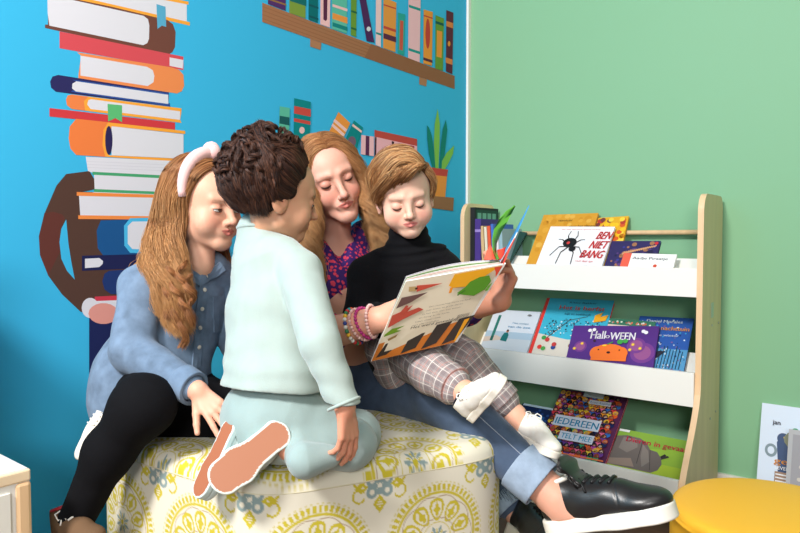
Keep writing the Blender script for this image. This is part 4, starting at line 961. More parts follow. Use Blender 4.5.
# ---------------------------------------------------------------- shoes
def slab(c2, z0, z1, rnd):
    """flat-bottomed sole: 2D chain of discs (x, y, r) extruded from z0 to z1"""
    prims = [cone((a[0], a[1], 0), (b[0], b[1], 0), a[2] - rnd, b[2] - rnd)[0] for a, b in zip(c2[:-1], c2[1:])]
    def f(P):
        Q = P.copy(); Q[:, 2] = 0; d = prims[0](Q)
        for p in prims[1:]: d = smin(d, p(Q), .012)
        w = np.stack([d, np.abs(P[:, 2] - (z0 + z1) / 2) - ((z1 - z0) / 2 - rnd)], 1); return np.minimum(w.max(1), 0) + np.linalg.norm(np.maximum(w, 0), axis=1) - rnd
    xs = [a[0] for a in c2]; m = max(a[2] for a in c2); return f, np.array([min(xs) - m, -m - .02, z0]), np.array([max(xs) + m, m + .02, z1])
def shoe(root, heel, toe, up, L, upper_mat, sole_cols, lace_col=None, name='shoe', tongue=False, h=.0022, high=0.0, lining=None, laces=4, bow=False, thick=.024, wide=1.0, lin_r=.0038):
    S = L / .27; X = (Vector(toe) - Vector(heel)).normalized(); Z = Vector(up); Z = (Z - X * Z.dot(X)).normalized(); Y = Z.cross(X)
    M = np.array(Matrix((X, Y, Z)).transposed()); o = V3(heel); tw = lambda P: (P * (S * np.array([1, wide, 1]))) @ M.T + o
    base = [(.037, 0, .037), (.095, .001, .033), (.17, .002, .045), (.222, .004, .043)]
    U = Field(); U.u(cone((.038, 0, .045), (.040, 0, .078 + high), .0345, .032), .0); U.u(ellp((.125, 0, .045), (.095, .040, .042)), .02); U.u(ellp((.205, .003, .036), (.060, .0425, .028)), .02)
    U.u(cone((.062, 0, .072), (.165, .001, .050), .034, .029), .02)
    U.sub(ellp((.048, 0, .122 + high), (.040, .0265, .052)), .004)
    bx = slab([(-.1, 0, .2), (.4, 0, .2)], -.2, thick - .004, .001); U.sub((bx[0], np.array([-.3, -.3, -.3]), np.array([.6, .3, thick])), .001)
    U.post = lambda P, d: d + .0012 * wav(P, 90, 5) * (P[:, 2] > .03) + .0007 * np.exp(-((P[:, 0] - .172 - .3 * P[:, 1] ** 2 * 10) / .0022) ** 2)
    v, q = polygonise(U, h / S * .9); up_ = put(mesh_np(name, [(tw(v), q)], upper_mat), root)
    So = Field(); So.u(slab(base, 0, thick, .004), 0); v, q = polygonise(So, .0013 / S)
    c0, c1 = [np.array(lin(c)) for c in sole_cols]
    fi = slab(base, -1, 1, .001)[0]
    def sc_(W): 
        inn = (v[:, 2] < .002) & (fi(v * [1, 1, 0]) < -.006); return np.where(inn[:, None], c1, c0)
    sl = mesh_np('sole', [(tw(v), q)], PRINT, None, col=sc_); sl.parent = up_; sl.matrix_parent_inverse = up_.matrix_basis.inverted()
    if lining is not None:
        b = MB(); pts = [(.048 + .036 * math.cos(a), .0275 * math.sin(a), .0975 + high * .9 + .006 * math.cos(a)) for a in [2 * math.pi * k / 30 for k in range(30)]]
        b.tube([tuple(tw(np.array([p]))[0]) for p in pts], lin_r * S, lining, closed=True); x = b.build('collar_lining', PRINT, up_)
    if lace_col is not None:
        b = MB()
        for k in range(laces):
            x = .098 + k * .0165; z = .0905 - .0135 * k
            P = [(x, -.023, 0), (x + .003, -.012, 0), (x + .004, 0, 0), (x + .003, .012, 0), (x, .023, 0)]; Pz = []
            for p in P:
                t = np.linspace(.14, .02, 160); pp = np.stack([np.full(160, p[0]), np.full(160, p[1]), t], 1); d = U(pp); i = np.nonzero(d < .0015)[0]; Pz.append((p[0], p[1], t[i[0]] + .001 if len(i) else .06))
            b.tube([tuple(tw(np.array([p]))[0]) for p in Pz], .0031 * S, lace_col, n=6)
            if k < laces - 1:
                b.tube([tuple(tw(np.array([p]))[0]) for p in (Pz[0], (x + .010, 0, Pz[2][2] - .002), (x + .0165, .022, Pz[4][2] - .011))], .0026 * S, lace_col, n=6)
        if bow:
            x0 = V3((.094, 0, .094))
            for s in (-1, 1):
                lp = [x0 + V3(p) for p in ((0, 0, 0), (-.004, s * .018, .014), (.0, s * .036, .010), (.010, s * .034, -.008), (.008, s * .014, -.002), (0, 0, .002))]; b.tube([tuple(tw(np.array([p]))[0]) for p in lp], .0024 * S, lace_col, n=6)
                lp = [x0 + V3(p) for p in ((0, 0, 0), (.014, s * .020, .004), (.026, s * .036, -.020))]; b.tube([tuple(tw(np.array([p]))[0]) for p in lp], .0024 * S, lace_col, n=6)
        b.build('laces', PRINT, up_)
    if tongue:
        T_ = Field(); T_.u(loft([(.135, 0, .066), (.105, 0, .090), (.082, 0, .125), (.078, 0, .140)], (0, 1, 0), [(.020, .004), (.024, .0045), (.031, .005), (.022, .004)]), .004); v, q = polygonise(T_, .002); t_ = mesh_np('tongue', [(tw(v), q)], upper_mat); t_.parent = up_
    return up_, tw
# ================================================================ WOMAN
def person(name, loc, label):
    r = empty(name, loc); tag(r, label, 'person'); return r
woman = person('person', at(340, 400, 1.68), 'woman with long blonde hair in purple patterned blouse and jeans reading on the ottoman')
WR = frame(15, 15, 0); WR = (Matrix.Rotation(math.radians(-22), 3, VF) @ WR); WS = .86
Wc = head_place(337.5, 181, 1.50, WR, WS, dict(ez=.003))
w2, w2i = xf(WR, Wc, WS)
neckW = V3(at(331, 252, 1.63))
F, info = head(0.0, neck=w2i(neckW[None])[0], neck_r=(.047, .052), eye=(-50, -33), lips=1.02, jaw=.9, ears=True, seed=1, brow=.38); info['F'] = F
# chest showing in the open collar
chest_l = w2i(V3(at(337, 300, 1.60))[None])[0]
shl = w2i(V3(at(300, 262, 1.56))[None])[0]; shr = w2i(V3(at(372, 256, 1.68))[None])[0]
F.u(cone(w2i(neckW[None])[0], chest_l, .050, .060), .03); F.u(cone(shl, shr, .045, .045), .04)
V, Q = polygonise(F, .0017)
colW = lambda P: skin_colours(P, info, (218, 164, 144), (196, 108, 100), (222, 128, 112), freckle=.12, browc=(132, 92, 66))
CW = colW(V); VW = w2(V)
parts = [(VW, Q)]; cols = [CW]; sk = np.array(lin((222, 164, 140)))
# right arm (bare below the sleeve) and hand behind the book
rsh = at(287, 272, 1.47); rel = at(313, 338, 1.36); rwr = at(384, 318, 1.29); 
A_ = Field(); A_.add(chain([rsh, rel, rwr], [.045, .037, .025]))
Nb = (at(500, 262, 1.2) - at(402, 280, 1.2)).cross(at(371, 361, 1.31) - at(402, 280, 1.2)).normalized()
A_.add(hand_ops(rwr, at(430, 303, 1.30) - Vector(rwr), VU * -.2 - VF * 1.0, .95, side=1, curl=(.2, .12, .12, .12, .15), thumb=(.7, .2), wr=.028))
a = polygonise(A_, .0022); parts.append(a); cols.append(np.tile(sk, (len(a[0]), 1)))
# left arm and hand holding the far side of the book
lsh = at(386, 240, 1.68); lel = at(430, 318, 1.56); lwr = at(500, 300, 1.40)
A_ = Field(); A_.add(chain([lsh, lel, lwr], [.043, .036, .025]))
A_.add(hand_ops(lwr, (VU * .85 + VR * .22 - VF * .30), (-VR * .75 - VF * .45 + VU * .25), .80, side=-1, curl=(.35, .62, .66, .70, .74), thumb=(.55, .9), wr=.026))
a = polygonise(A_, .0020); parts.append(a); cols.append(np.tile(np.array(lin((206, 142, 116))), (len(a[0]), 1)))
# legs and pelvis under the jeans, bare ankles
pel = at(338, 388, 1.70); hipR = at(325, 395, 1.62); hipL = at(352, 392, 1.72)
kneeL = at(440, 396, 1.43); ankL = at(556, 497, 1.29); kneeR = at(452, 420, 1.62); ankR = at(520, 512, 1.50)
A_ = Field(); A_.u(cone(pel, at(334, 300, 1.62), .12, .11), .03); A_.add(chain([hipL, kneeL, ankL], [.078, .053, .034])); A_.add(chain([hipR, kneeR, ankR], [.078, .053, .032]))
fd = (at(655, 512, 1.19) - Vector(ankL)); A_.u(cone(at(558, 500, 1.295), at(564, 508, 1.295), .030, .025), .02); A_.u(cone(at(563, 513, 1.28), at(640, 512, 1.2), .024, .016), .02)
fdr = at(537, 530, 1.42); A_.u(cone(ankR, at(523, 530, 1.47), .030, .028), .015)
for (x, y, d, r) in ((571, 500, 1.265, .0105), (545, 503, 1.30, .009)): A_.u(ellp(at(x, y, d), (r, r, r)), .015)
a = polygonise(A_, .004); parts.append(a); cols.append(np.tile(np.array(lin((224, 166, 142))), (len(a[0]), 1)))
CC = np.concatenate(cols)
put(mesh_np('body', parts, SKIN, col=lambda v: CC), woman)
face_extras(woman, info, w2, WS, None, lash=(54, 36, 30), lashr=.0013)

# blouse: purple with coral spots
def spots(name, base, spot, scale, thr):
    m = bpy.data.materials.new(name); m.use_nodes = True; t = NT(m); b = t.n['Principled BSDF']; b.inputs['Roughness'].default_value = .75; b.inputs['Specular IOR Level'].default_value = .2
    tc = t.new('ShaderNodeTexCoord'); vo = t.new('ShaderNodeTexVoronoi'); vo.inputs['Scale'].default_value = scale; t.link(tc.outputs['Object'], vo.inputs['Vector'])
    mr = t.new('ShaderNodeMapRange'); mr.inputs['From Min'].default_value = thr; mr.inputs['From Max'].default_value = thr + .05; t.link(vo.outputs['Distance'], mr.inputs['Value'])
    mx = t.new('ShaderNodeMix', data_type='RGBA'); mx.inputs['A'].default_value = L4(spot); mx.inputs['B'].default_value = L4(base); t.link(mr.outputs[0], mx.inputs['Factor']); t.link(mx.outputs['Result'], b.inputs['Base Color']); return m
BLOUSE = spots('spotted_blouse', (62, 36, 104), (214, 66, 92), 100, .38)
B = Field(); P0 = at(331, 245, 1.65)
B.u(loft([at(334, 400, 1.69), at(333, 340, 1.655), at(332, 285, 1.62), at(331, 258, 1.62)], VR * .8 + VF * .6, [(.150, .12), (.135, .11), (.145, .10), (.10, .06)]), .03)
B.add(chain([at(302, 264, 1.54), at(290, 280, 1.48), Vector(rel) + (Vector(rsh) - Vector(rel)) * .1], [.050, .054, .050])); B.add(chain([at(366, 238, 1.67), at(385, 244, 1.68), lel, lwr + (lel - lwr) * .45], [.048, .050, .048, .040]))
B.add(chain([Vector(rel) + (Vector(rsh) - Vector(rel)) * .2, Vector(rel), Vector(rel) + (Vector(rwr) - Vector(rel)) * .22], [.053, .050, .043]))
# open collar
nk = Vector(neckW); fr = (WR @ Vector((0, -1, 0))); fr.z = 0; fr.normalize(); cf = (-VF * .9 + VR * .4).normalized()
B.sub(cone(nk + VU * .09, nk - VU * .02, .056, .050), .012); B.sub(cone(nk + cf * .05 + VU * .05, nk + cf * .095 - VU * .022, .034, .014), .008)
B.post = lambda P, d: d + .0035 * wav(P, 38, 1) + .0015 * wav(P, 90, 5)
put(mesh_np('blouse', [polygonise(B, .0035)], BLOUSE), woman)
b = MB()      # turned collar edges
for s in (-1, 1):
    sd = cf.cross(VU).normalized() * s
    p0 = nk + sd * .066 + VU * .028 - cf * .02; p1 = nk + sd * .060 + cf * .055 - VU * .010; p2 = nk + cf * .128 + sd * .014 - VU * .095
    q0 = p0 + sd * .012 - VU * .020; q1 = p1 + sd * .040 + cf * .006 - VU * .026
    b.prism([p0, p1, p2, q1, q0], cf * .004 + sd * .004)
put(b.build('collar', BLOUSE), woman)

# jeans
JEANS = mat('blue_denim', (72, 88, 112), rough=.85, spec=.15, bump=.35, bscale=700, var=.22, vscale=26, sheen=.15)
JEANS_IN = mat('denim_inside', (150, 168, 190), rough=.85, spec=.1, bump=.3, bscale=700, var=.12, vscale=60)
J = Field(); J.u(loft([at(337, 415, 1.70), at(336, 385, 1.70), at(335, 350, 1.665)], VR * .85 + VF * .5, [(.15, .13), (.165, .135), (.150, .115)]), .03)
shinL = Vector(ankL) + (Vector(kneeL) - Vector(ankL)) * .22; shinR = Vector(ankR) + (Vector(kneeR) - Vector(ankR)) * .15
J.add(chain([hipL, kneeL, shinL], [.092, .059, .045])); J.add(chain([hipR, at(395, 408, 1.60), kneeR, shinR], [.095, .080, .064, .047]))
def foldsJ(P, d):
    k = np.exp(-((np.linalg.norm(P - V3(kneeL), axis=1)) / .12) ** 2); k2 = np.exp(-((np.linalg.norm(P - V3(hipL), axis=1)) / .16) ** 2)
    return d + (.0022 + .004 * k + .005 * k2) * wav(P, 46, 2) + .0012 * wav(P, 110, 4)
J.post = foldsJ
ax = (Vector(ankL) - Vector(kneeL)).normalized()
J.sub(cone(shinL + ax * .012, shinL + ax * .2, .044, .05), .002)
put(mesh_np('jeans', [polygonise(J, .0035)], JEANS), woman)
def cuff(c, ax, r0, r1, L, wall=.004, tilt=0):
    C_ = Field(); C_.u(cone(c - ax * L / 2, c + ax * L / 2, r0, r1), .0)
    def cut(P):
        q = (P - V3(c)) @ V3(ax); return np.abs(q) - L / 2
    f0, lo, hi = C_.ops[0][1]
    inner, _, _ = cone(c - ax * L, c + ax * L, r0 - wall - (r1 - r0) * .5, r1 - wall + (r1 - r0) * .5)
    def f(P): return np.maximum(np.maximum(f0(P), cut(P)), -inner(P)) 
    G = Field(); G.u((f, lo, hi), 0); G.post = lambda P, d: d + .0022 * wav(P, 60, 8); return G
put(mesh_np('jeans_cuff', [polygonise(cuff(shinL + ax * .004, ax, .053, .050, .060), .0022)], JEANS_IN), woman)
axr = (Vector(ankR) - Vector(kneeR)).normalized()
put(mesh_np('jeans_cuff', [polygonise(cuff(shinR + axr * .002, axr, .052, .049, .040), .0024)], JEANS_IN), woman)
b = MB()      # side seam stitching along the shin
seam = []
for k in range(24):
    t = k / 23; p = Vector(kneeL).lerp(shinL, t * .98); n = (-VF * .75 + VU * .65); n = (n - ax * n.dot(ax)).normalized(); seam.append(p + n * .1)
sn = snap(J, seam, .0004) if False else None
if sn is None:
    P = np.array([V3(p) for p in seam])
    for _ in range(30):
        dd = J(P); P = P - V3(n) * np.clip(dd - .0006, -.02, .02)[:, None] * .8
    b.tube([tuple(p) for p in P], .0009, (150, 160, 176), n=5)
put(b.build('side_seam', PRINT), woman)

# hair: dark base cap then strands
H = Field(); H.u(ellp((0, .026, .036), (.0815, .094, .088)), 0); H.u(ellp((0, .055, -.03), (.066, .055, .085)), .03)
H.sub(ellp((0, -.098, -.025), (.064, .070, .098)), .012)
v, q = polygonise(H, .003); put(mesh_np('hair_base', [(w2(v), q)], mat('hair_base_blond', (128, 84, 52), rough=.8, spec=.1)), woman)
def Wg(s, f):
    # f: 0 front hairline .. 1 back
    y0 = -.078 + .130 * f; yy = -.070 + .142 * f; w_ = .080 if f > .2 else .0665 + .06 * f
    pts = [(.010, y0, .112 + .01 * f), (s * .030 + .008, y0 + .006, .112), (s * (.060 + .008 * f), yy + .004, .082), (s * (w_ + .002), yy + .014, .030), (s * (w_ + .006), yy + .016, -.025),
           (s * (w_ + .006), yy + .008, -.075), (s * (w_ + .004), yy, -.120), (s * (w_ + .0), yy - .006, -.165), (s * (w_ - .006), yy - .008, -.205)]
    return guide_snap(H, pts, [.004, .005, .006, .008, None, None, None, None, None])
def bend(pts, s):   # lower lengths hang with gravity in the world
    out = []
    for k, p in enumerate(pts):
        a = w2(np.array([p]))[0]
        if k >= 5: b0 = out[4]; L = [0.050, .10, .145, .19][k - 5]; a = np.array(b0) + V3(-VU) * L + V3(VR) * ((.019 * (k - 4) if s > 0 else -.002 * (k - 4))) - V3(VF) * (.010 * (k - 4)) + (w2(np.array([p]))[0] - w2(np.array([pts[4]]))[0]) * .18
        out.append(a)
    return out
cW = [(190, 134, 84), (166, 108, 66), (146, 92, 56), (204, 150, 98), (128, 80, 50)]
for s, n in ((-1, 5000), (1, 5000)):
    G = [bend(Wg(s, f), s) for f in (.0, .12, .3, .5, .75, 1.0)]
    hair_strands('hair', woman, HAIRM, G, n, .00055, cW, seed=5 + s, npts=34, ramp=(.18, .5), wave=(.022, 50), jit=.0050, clump=26, tip=(222, 178, 124), endj=0)

BLKL = mat('black_leather', (30, 29, 30), rough=.33, spec=.55, bump=.08, bscale=300)
# lower body of the crossed leg ends in a black leather trainer
shoe(woman, at(548, 533, 1.31), at(683, 517, 1.17), VU * .93 + VF * .12 - VR * .05, .262, BLKL, ((236, 232, 222), (222, 216, 204)), (28, 28, 30), tongue=True, lining=(232, 228, 218), laces=5, thick=.030, lin_r=.005, bow=True, wide=1.1)
shoe(woman, at(512, 535, 1.50), at(548, 566, 1.32), VU * .8 - VF * .3 + VR * .4, .25, BLKL, ((236, 232, 222), (222, 216, 204)), (28, 28, 30), lining=(232, 228, 218), laces=4, thick=.030)
# bracelets on the right wrist
bax = (Vector(rwr) - Vector(rel)).normalized(); bb1 = bax.orthogonal().normalized(); bb2 = bax.cross(bb1)
rn = random.Random(9)
for k, (t, r0, br, cs, nm) in enumerate(((.60, .0335, .0042, [(60, 130, 90), (220, 90, 50), (240, 190, 60), (60, 80, 150), (230, 230, 220), (200, 60, 60), (50, 150, 150)], 'beaded_bracelet'), (.69, .0310, .0034, [(232, 196, 186), (214, 160, 158)], 'beaded_bracelet'), (.76, .0300, .0036, [(196, 60, 130), (170, 50, 120)], 'beaded_bracelet'), (.84, .0300, .0036, [(236, 200, 192), (226, 180, 176)], 'beaded_bracelet'))):
    c = Vector(rel).lerp(Vector(rwr), t); r0 += .0015; b = MB(); n = int(2 * math.pi * r0 / (br * 1.9)); til = rn.uniform(-.25, .25)
    for q in range(n):
        a = 2 * math.pi * q / n; b.ball(c + (bb1 * math.cos(a) + bb2 * math.sin(a)) * r0 + bax * (math.sin(a) * r0 * til), br, cs[q % len(cs)] if k else rn.choice(cs), seg=8, rings=6)
    o = b.build(nm, PRINT); put(o, woman)
# ================================================================ BOY
boy = person('person', at(415, 345, 1.52), 'small boy with swept light brown hair in black turtleneck and checked trousers')
BRm = frame(4, 17, 0); BRm = Matrix.Rotation(math.radians(-8), 3, VF) @ BRm; BS = .775
Bc = head_place(408.5, 206, 1.40, BRm, BS, dict(ez=-.003)); b2, b2i = xf(BRm, Bc, BS)
nkB = at(410, 250, 1.50)
F, info = head(1.0, neck=b2i(V3(nkB)[None])[0], neck_r=(.040, .046), eye=(-48, -30), cheek=1.05, nose=.9, lips=.92, jaw=.92, brow=.3); info['F'] = F
V, Q = polygonise(F, .0018); parts = [(b2(V), Q)]; cols = [skin_colours(V, info, (230, 186, 164), (214, 116, 112), (238, 148, 130), browc=(170, 122, 84))]
# arms reach down behind the book, legs over the woman's lap
bshR = at(368, 276, 1.47); belR = at(360, 318, 1.44); bwrR = at(400, 316, 1.38); bshL = at(443, 272, 1.50); belL = at(462, 306, 1.50); bwrL = at(438, 308, 1.39)
hpR = at(404, 348, 1.50); hpL = at(432, 345, 1.53); knR = at(432, 372, 1.34); knL = at(466, 360, 1.43); anR = at(464, 392, 1.27); anL = at(516, 416, 1.40)
A_ = Field(); A_.u(loft([at(414, 345, 1.52), at(410, 300, 1.51), at(409, 262, 1.50)], VR, [(.085, .07), (.08, .065), (.07, .05)]), .02)
for p in (chain([bshR, belR, bwrR], [.03, .026, .018]), chain([bshL, belL, bwrL], [.03, .026, .018]), chain([hpR, knR, anR], [.045, .032, .022]), chain([hpL, knL, anL], [.045, .032, .022])): A_.add(p)
A_.u(cone(anR, at(480, 398, 1.25), .022, .02), .01); A_.u(cone(anL, at(528, 432, 1.39), .022, .018), .01)
A_.add(hand_ops(bwrR, VR * .7 - VU * .3 - VF * .3, -VU, .58, side=-1)); A_.add(hand_ops(bwrL, -VR * .7 - VU * .2 - VF * .3, -VU, .58, side=1))
a = polygonise(A_, .003); parts.append(a); cols.append(np.tile(np.array(lin((232, 176, 150))), (len(a[0]), 1))); CC = np.concatenate(cols)
put(mesh_np('body', parts, SKIN, col=lambda v: CC), boy)
face_extras(boy, info, b2, BS, None, lash=(84, 56, 42), lashr=.0012)
KNIT = mat('black_knit', (17, 17, 20), rough=.92, spec=.08, bump=.5, bscale=420, sheen=.03)
T = Field(); T.u(loft([at(414, 352, 1.52), at(411, 305, 1.51), at(409, 272, 1.50), at(409, 256, 1.50)], VR * .97 + VF * .25, [(.108, .085), (.104, .082), (.094, .066), (.055, .05)]), .025)
T.add(chain([at(385, 262, 1.49), bshR, belR, bwrR], [.036, .044, .037, .028])); T.add(chain([at(436, 259, 1.50), bshL, belL, bwrL], [.036, .044, .037, .028]))
up = (Vector(b2(np.array([[0, .01, -.09]]))[0]) - Vector(nkB)).normalized()
T.u(cone(Vector(nkB) - up * .02, Vector(nkB) + up * .032, .052, .046), .012)
def tn(P, d):
    q = (P - V3(nkB)) @ V3(up); near = np.exp(-((q - .006) / .03) ** 2) * (np.linalg.norm(P - V3(nkB), axis=1) < .085)
    return d + .0026 * wav(P, 60, 3) + .0010 * wav(P, 140, 6) - .0022 * near * np.sin(q * 330)
T.post = tn
put(mesh_np('turtleneck', [polygonise(T, .0028)], KNIT), boy)

# checked trousers
def plaid(name):
    m = bpy.data.materials.new(name); m.use_nodes = True; t = NT(m); b = t.n['Principled BSDF']; b.inputs['Roughness'].default_value = .85; b.inputs['Specular IOR Level'].default_value = .15
    at_ = t.new('ShaderNodeAttribute', attribute_name='leg_uv'); sx = t.new('ShaderNodeSeparateXYZ'); t.link(at_.outputs['Vector'], sx.inputs[0])
    def stripe(src, per, wd, off=0.0):
        a = t.new('ShaderNodeMath', operation='ADD'); a.inputs[1].default_value = off; t.link(src, a.inputs[0])
        p = t.new('ShaderNodeMath', operation='PINGPONG'); p.inputs[1].default_value = per / 2; t.link(a.outputs[0], p.inputs[0])
        c = t.new('ShaderNodeMath', operation='LESS_THAN'); c.inputs[1].default_value = wd; t.link(p.outputs[0], c.inputs[0]); return c.outputs[0]
    cur = t.new('ShaderNodeRGB'); cur.outputs[0].default_value = L4((172, 162, 160)); cur = cur.outputs[0]
    def mixc(fac, col, amt):
        nonlocal cur
        m2 = t.new('ShaderNodeMath', operation='MULTIPLY'); m2.inputs[1].default_value = amt; t.link(fac, m2.inputs[0])
        x = t.new('ShaderNodeMix', data_type='RGBA'); t.link(m2.outputs[0], x.inputs['Factor']); t.link(cur, x.inputs['A']); x.inputs['B'].default_value = L4(col); cur = x.outputs['Result']
    u, v = sx.outputs[0], sx.outputs[1]
    for s_ in (u, v):
        mixc(stripe(s_, .029, .0050), (112, 100, 104), .40); mixc(stripe(s_, .0034, .0007), (120, 112, 118), .4)
    for s_ in (u, v): mixc(stripe(s_, .029, .0007, .008), (226, 220, 214), .8); mixc(stripe(s_, .029, .0007, .017), (200, 130, 120), .5)
    t.link(cur, b.inputs['Base Color']); return m
PLAID = plaid('checked_cloth')
def leg_uv(bones):
    def f(V):
        best = np.full(len(V), 9.0); out = np.zeros((len(V), 2)); base = 0
        for leg in bones:
            base = 0
            for a, b_ in zip(leg[:-1], leg[1:]):
                a, b_ = V3(a), V3(b_); d = b_ - a; L = np.linalg.norm(d); z = d / L; x = np.cross(z, V3(VF)); x /= np.linalg.norm(x); y = np.cross(z, x); q = V - a; t = q @ z; r = q - np.clip(t, 0, L)[:, None] * z; dd = np.linalg.norm(r, axis=1)
                m = dd < best; best[m] = dd[m]; an = np.arctan2(r @ y, r @ x); out[m, 0] = (an * .052)[m]; out[m, 1] = (t + base)[m]; base += L
        return out
    return f
def trouser(leg, rad, seed):
    G = Field(); G.add(chain(leg, rad)); kn = V3(leg[1])
    end = V3(leg[-1]); ax_ = V3((Vector(leg[-1]) - Vector(leg[-2])).normalized()); pass
    G.post = lambda P, d: d + (.0025 + .003 * np.exp(-(np.linalg.norm(P - kn, axis=1) / .06) ** 2)) * wav(P, 70, seed) + .001 * wav(P, 150, seed + 2)
    return G
lR = [hpR, knR, Vector(anR) + (Vector(knR) - Vector(anR)) * .30]; lL = [hpL, knL, Vector(anL) + (Vector(knL) - Vector(anL)) * .26]
GR = trouser(lR, [.060, .046, .035], 1); GL = trouser(lL, [.060, .045, .035], 4)
pv = Field(); pv.u(loft([at(416, 362, 1.52), at(414, 345, 1.52), at(413, 325, 1.52)], VR * .97 + VF * .25, [(.10, .085), (.11, .09), (.10, .08)]), .02)
ca = cuff(lR[-1] - (lR[-1] - Vector(knR)).normalized() * .008, (lR[-1] - Vector(knR)).normalized(), .041, .040, .026, .007); cb = cuff(lL[-1] - (lL[-1] - Vector(knL)).normalized() * .008, (lL[-1] - Vector(knL)).normalized(), .041, .040, .026, .007)
put(mesh_np('trousers', [polygonise(x, .0022) for x in (GR, GL, pv, ca, cb)], PLAID, uv=leg_uv([lR, lL])), boy)

# hair: side-swept quiff
H = Field(); H.u(ellp((0, .026, .040), (.083, .095, .086)), 0); H.u(ellp((0, .062, -.020), (.062, .045, .060)), .03); H.sub(ellp((.004, -.100, -.030), (.068, .062, .092)), .012)
for s in (-1, 1): H.sub(ellp((s * .083, -.012, -.045), (.02, .055, .05)), .008)
v, q = polygonise(H, .003); put(mesh_np('hair_base', [(b2(v), q)], mat('hair_base_brown', (104, 68, 44), rough=.8, spec=.1)), boy)
cB = [(206, 156, 104), (168, 116, 72), (138, 90, 56), (222, 178, 126), (104, 66, 42)]
def W3(pts): return [b2(np.array([p]))[0] for p in pts]
G = []      # top: from the parting on his left (viewer right), swept over to viewer left
for f in np.linspace(0, 1, 7):
    y = -.062 + .135 * f; z = .100 - .03 * max(0, .3 - f)
    G.append(W3(guide_snap(H, [(.050, y + .004, .085), (.030, y - .004, .118), (-.005, y - .010, .130), (-.040, y - .012 + .01 * f, .112), (-.070, y + .006, .072), (-.086, y + .022, .028)], [.004, .016 - .004 * f, .020 - .008 * f, .016 - .006 * f, .012, .006])))
hair_strands('hair', boy, HAIRM, G, 2600, .0008, cB, seed=21, npts=20, wave=(.0028, 60), jit=.0035, clump=50)
G = []      # fringe swept across the forehead
for f in np.linspace(0, 1, 6):
    x = .054 - .075 * f; 
    G.append(W3([(x + .008, -.052, .092), (x - .002, -.078, .104 - .006 * f), (x - .022, -.092, .100 - .012 * f), (max(x - .046, -.076), -.084 + .012 * f, .082 - .016 * f), (max(x - .066, -.084) , -.056 + .014 * f, .052 - .014 * f), (-.088 + .02 * (1 - f), -.028 + .01 * f, .022 - .010 * f)]))
hair_strands('hair', boy, HAIRM, G, 2000, .0007, cB, seed=23, npts=18, wave=(.0022, 60), jit=.0042, clump=30)
for s, sd in ((-1, 31), (1, 32)):
    G = []
    for f in np.linspace(0, 1, 6):
        y = -.030 + .110 * f
        G.append(W3(guide_snap(H, [(s * .066, y - .012, .078), (s * .084, y, .045), (s * .088, y + .008, .012), (s * .082, y + .020, -.018 - .012 * f), (s * .074 , y + .030, -.036 - .022 * f)], [.007, .008, .007, .005, .003])))
    hair_strands('hair', boy, HAIRM, G, 1100, .0007, cB[1:], seed=sd, npts=14, wave=(.002, 60), jit=.003, clump=24)
G = []
for f in np.linspace(0, 1, 7):
    a = math.radians(-80 + 160 * f); G.append(W3(guide_snap(H, [(.05 * math.sin(a) * .6, .060, .112), (.080 * math.sin(a), .03 + .075 * math.cos(a), .070), (.086 * math.sin(a), .03 + .085 * math.cos(a), .02), (.075 * math.sin(a), .035 + .075 * math.cos(a), -.03), (.062 * math.sin(a), .035 + .065 * math.cos(a), -.062)], [.006] * 5)))
hair_strands('hair', boy, HAIRM, G, 1500, .0008, cB[1:], seed=41, npts=14, wave=(.002, 60), jit=.003, clump=30)

WCAN = mat('white_canvas', (238, 234, 226), rough=.8, spec=.15, bump=.25, bscale=500)
shoe(boy, at(474, 420, 1.275), at(511, 377, 1.165), VU * .55 - VR * .80 + VF * .1, .142, WCAN, ((236, 230, 218), (222, 186, 130)), (244, 242, 238), h=.0018, bow=True, lining=(34, 36, 52), thick=.030)
shoe(boy, at(510, 432, 1.43), at(552, 458, 1.30), VU * .75 + VR * .35 - VF * .15, .155, WCAN, ((236, 230, 218), (222, 186, 130)), (244, 242, 238), h=.0018, bow=True, lining=(34, 36, 52), thick=.026)
# ================================================================ KNEELING CHILD
kid = person('person', at(275, 430, 1.18), 'child with dark curly pinned-up hair in pale mint outfit kneeling on the ottoman, back turned')
KR = frame(115, 5, 0); KR = Matrix.Rotation(math.radians(6), 3, VF) @ KR; KS = .79
Kc = at(280, 198, 1.19) - KR @ (Vector((-.0765, .012, -.006)) * KS); k2, k2i = xf(KR, Kc, KS)
nkK = at(260, 240, 1.265)
F, info = head(1.0, neck=k2i(V3(nkK)[None])[0], neck_r=(.036, .043), eye=(-40, -8), cheek=1.1, nose=.9, lips=.9, jaw=.95, brow=.6, earS=1.22); info['F'] = F
V, Q = polygonise(F, .0019); parts = [(k2(V), Q)]; cols = [skin_colours(V, info, (214, 160, 128), (196, 108, 96), (220, 132, 106), browc=(70, 46, 36))]
ksR = at(300, 272, 1.17); keR = at(321, 344, 1.08); kwR = at(345, 407, 1.06); ksL = at(252, 264, 1.32); keL = at(262, 330, 1.42); kwL = at(300, 350, 1.38)
pelK = at(272, 412, 1.19); khR = at(285, 424, 1.15); khL = at(275, 420, 1.25); kkR = at(350, 444, 1.16); kkL = at(356, 434, 1.25); kaR = at(292, 448, 1.10); kaL = at(240, 438, 1.20)
A_ = Field(); A_.u(loft([pelK, at(272, 330, 1.24), at(268, 262, 1.26)], VR * .5 - VF * .87, [(.085, .07), (.08, .065), (.08, .05)]), .02)
for p in (chain([ksR, keR, kwR], [.028, .024, .0175]), chain([ksL, keL, kwL], [.028, .024, .018]), chain([khR, kkR, kaR], [.052, .036, .024]), chain([khL, kkL, kaL], [.052, .036, .024])): A_.add(p)
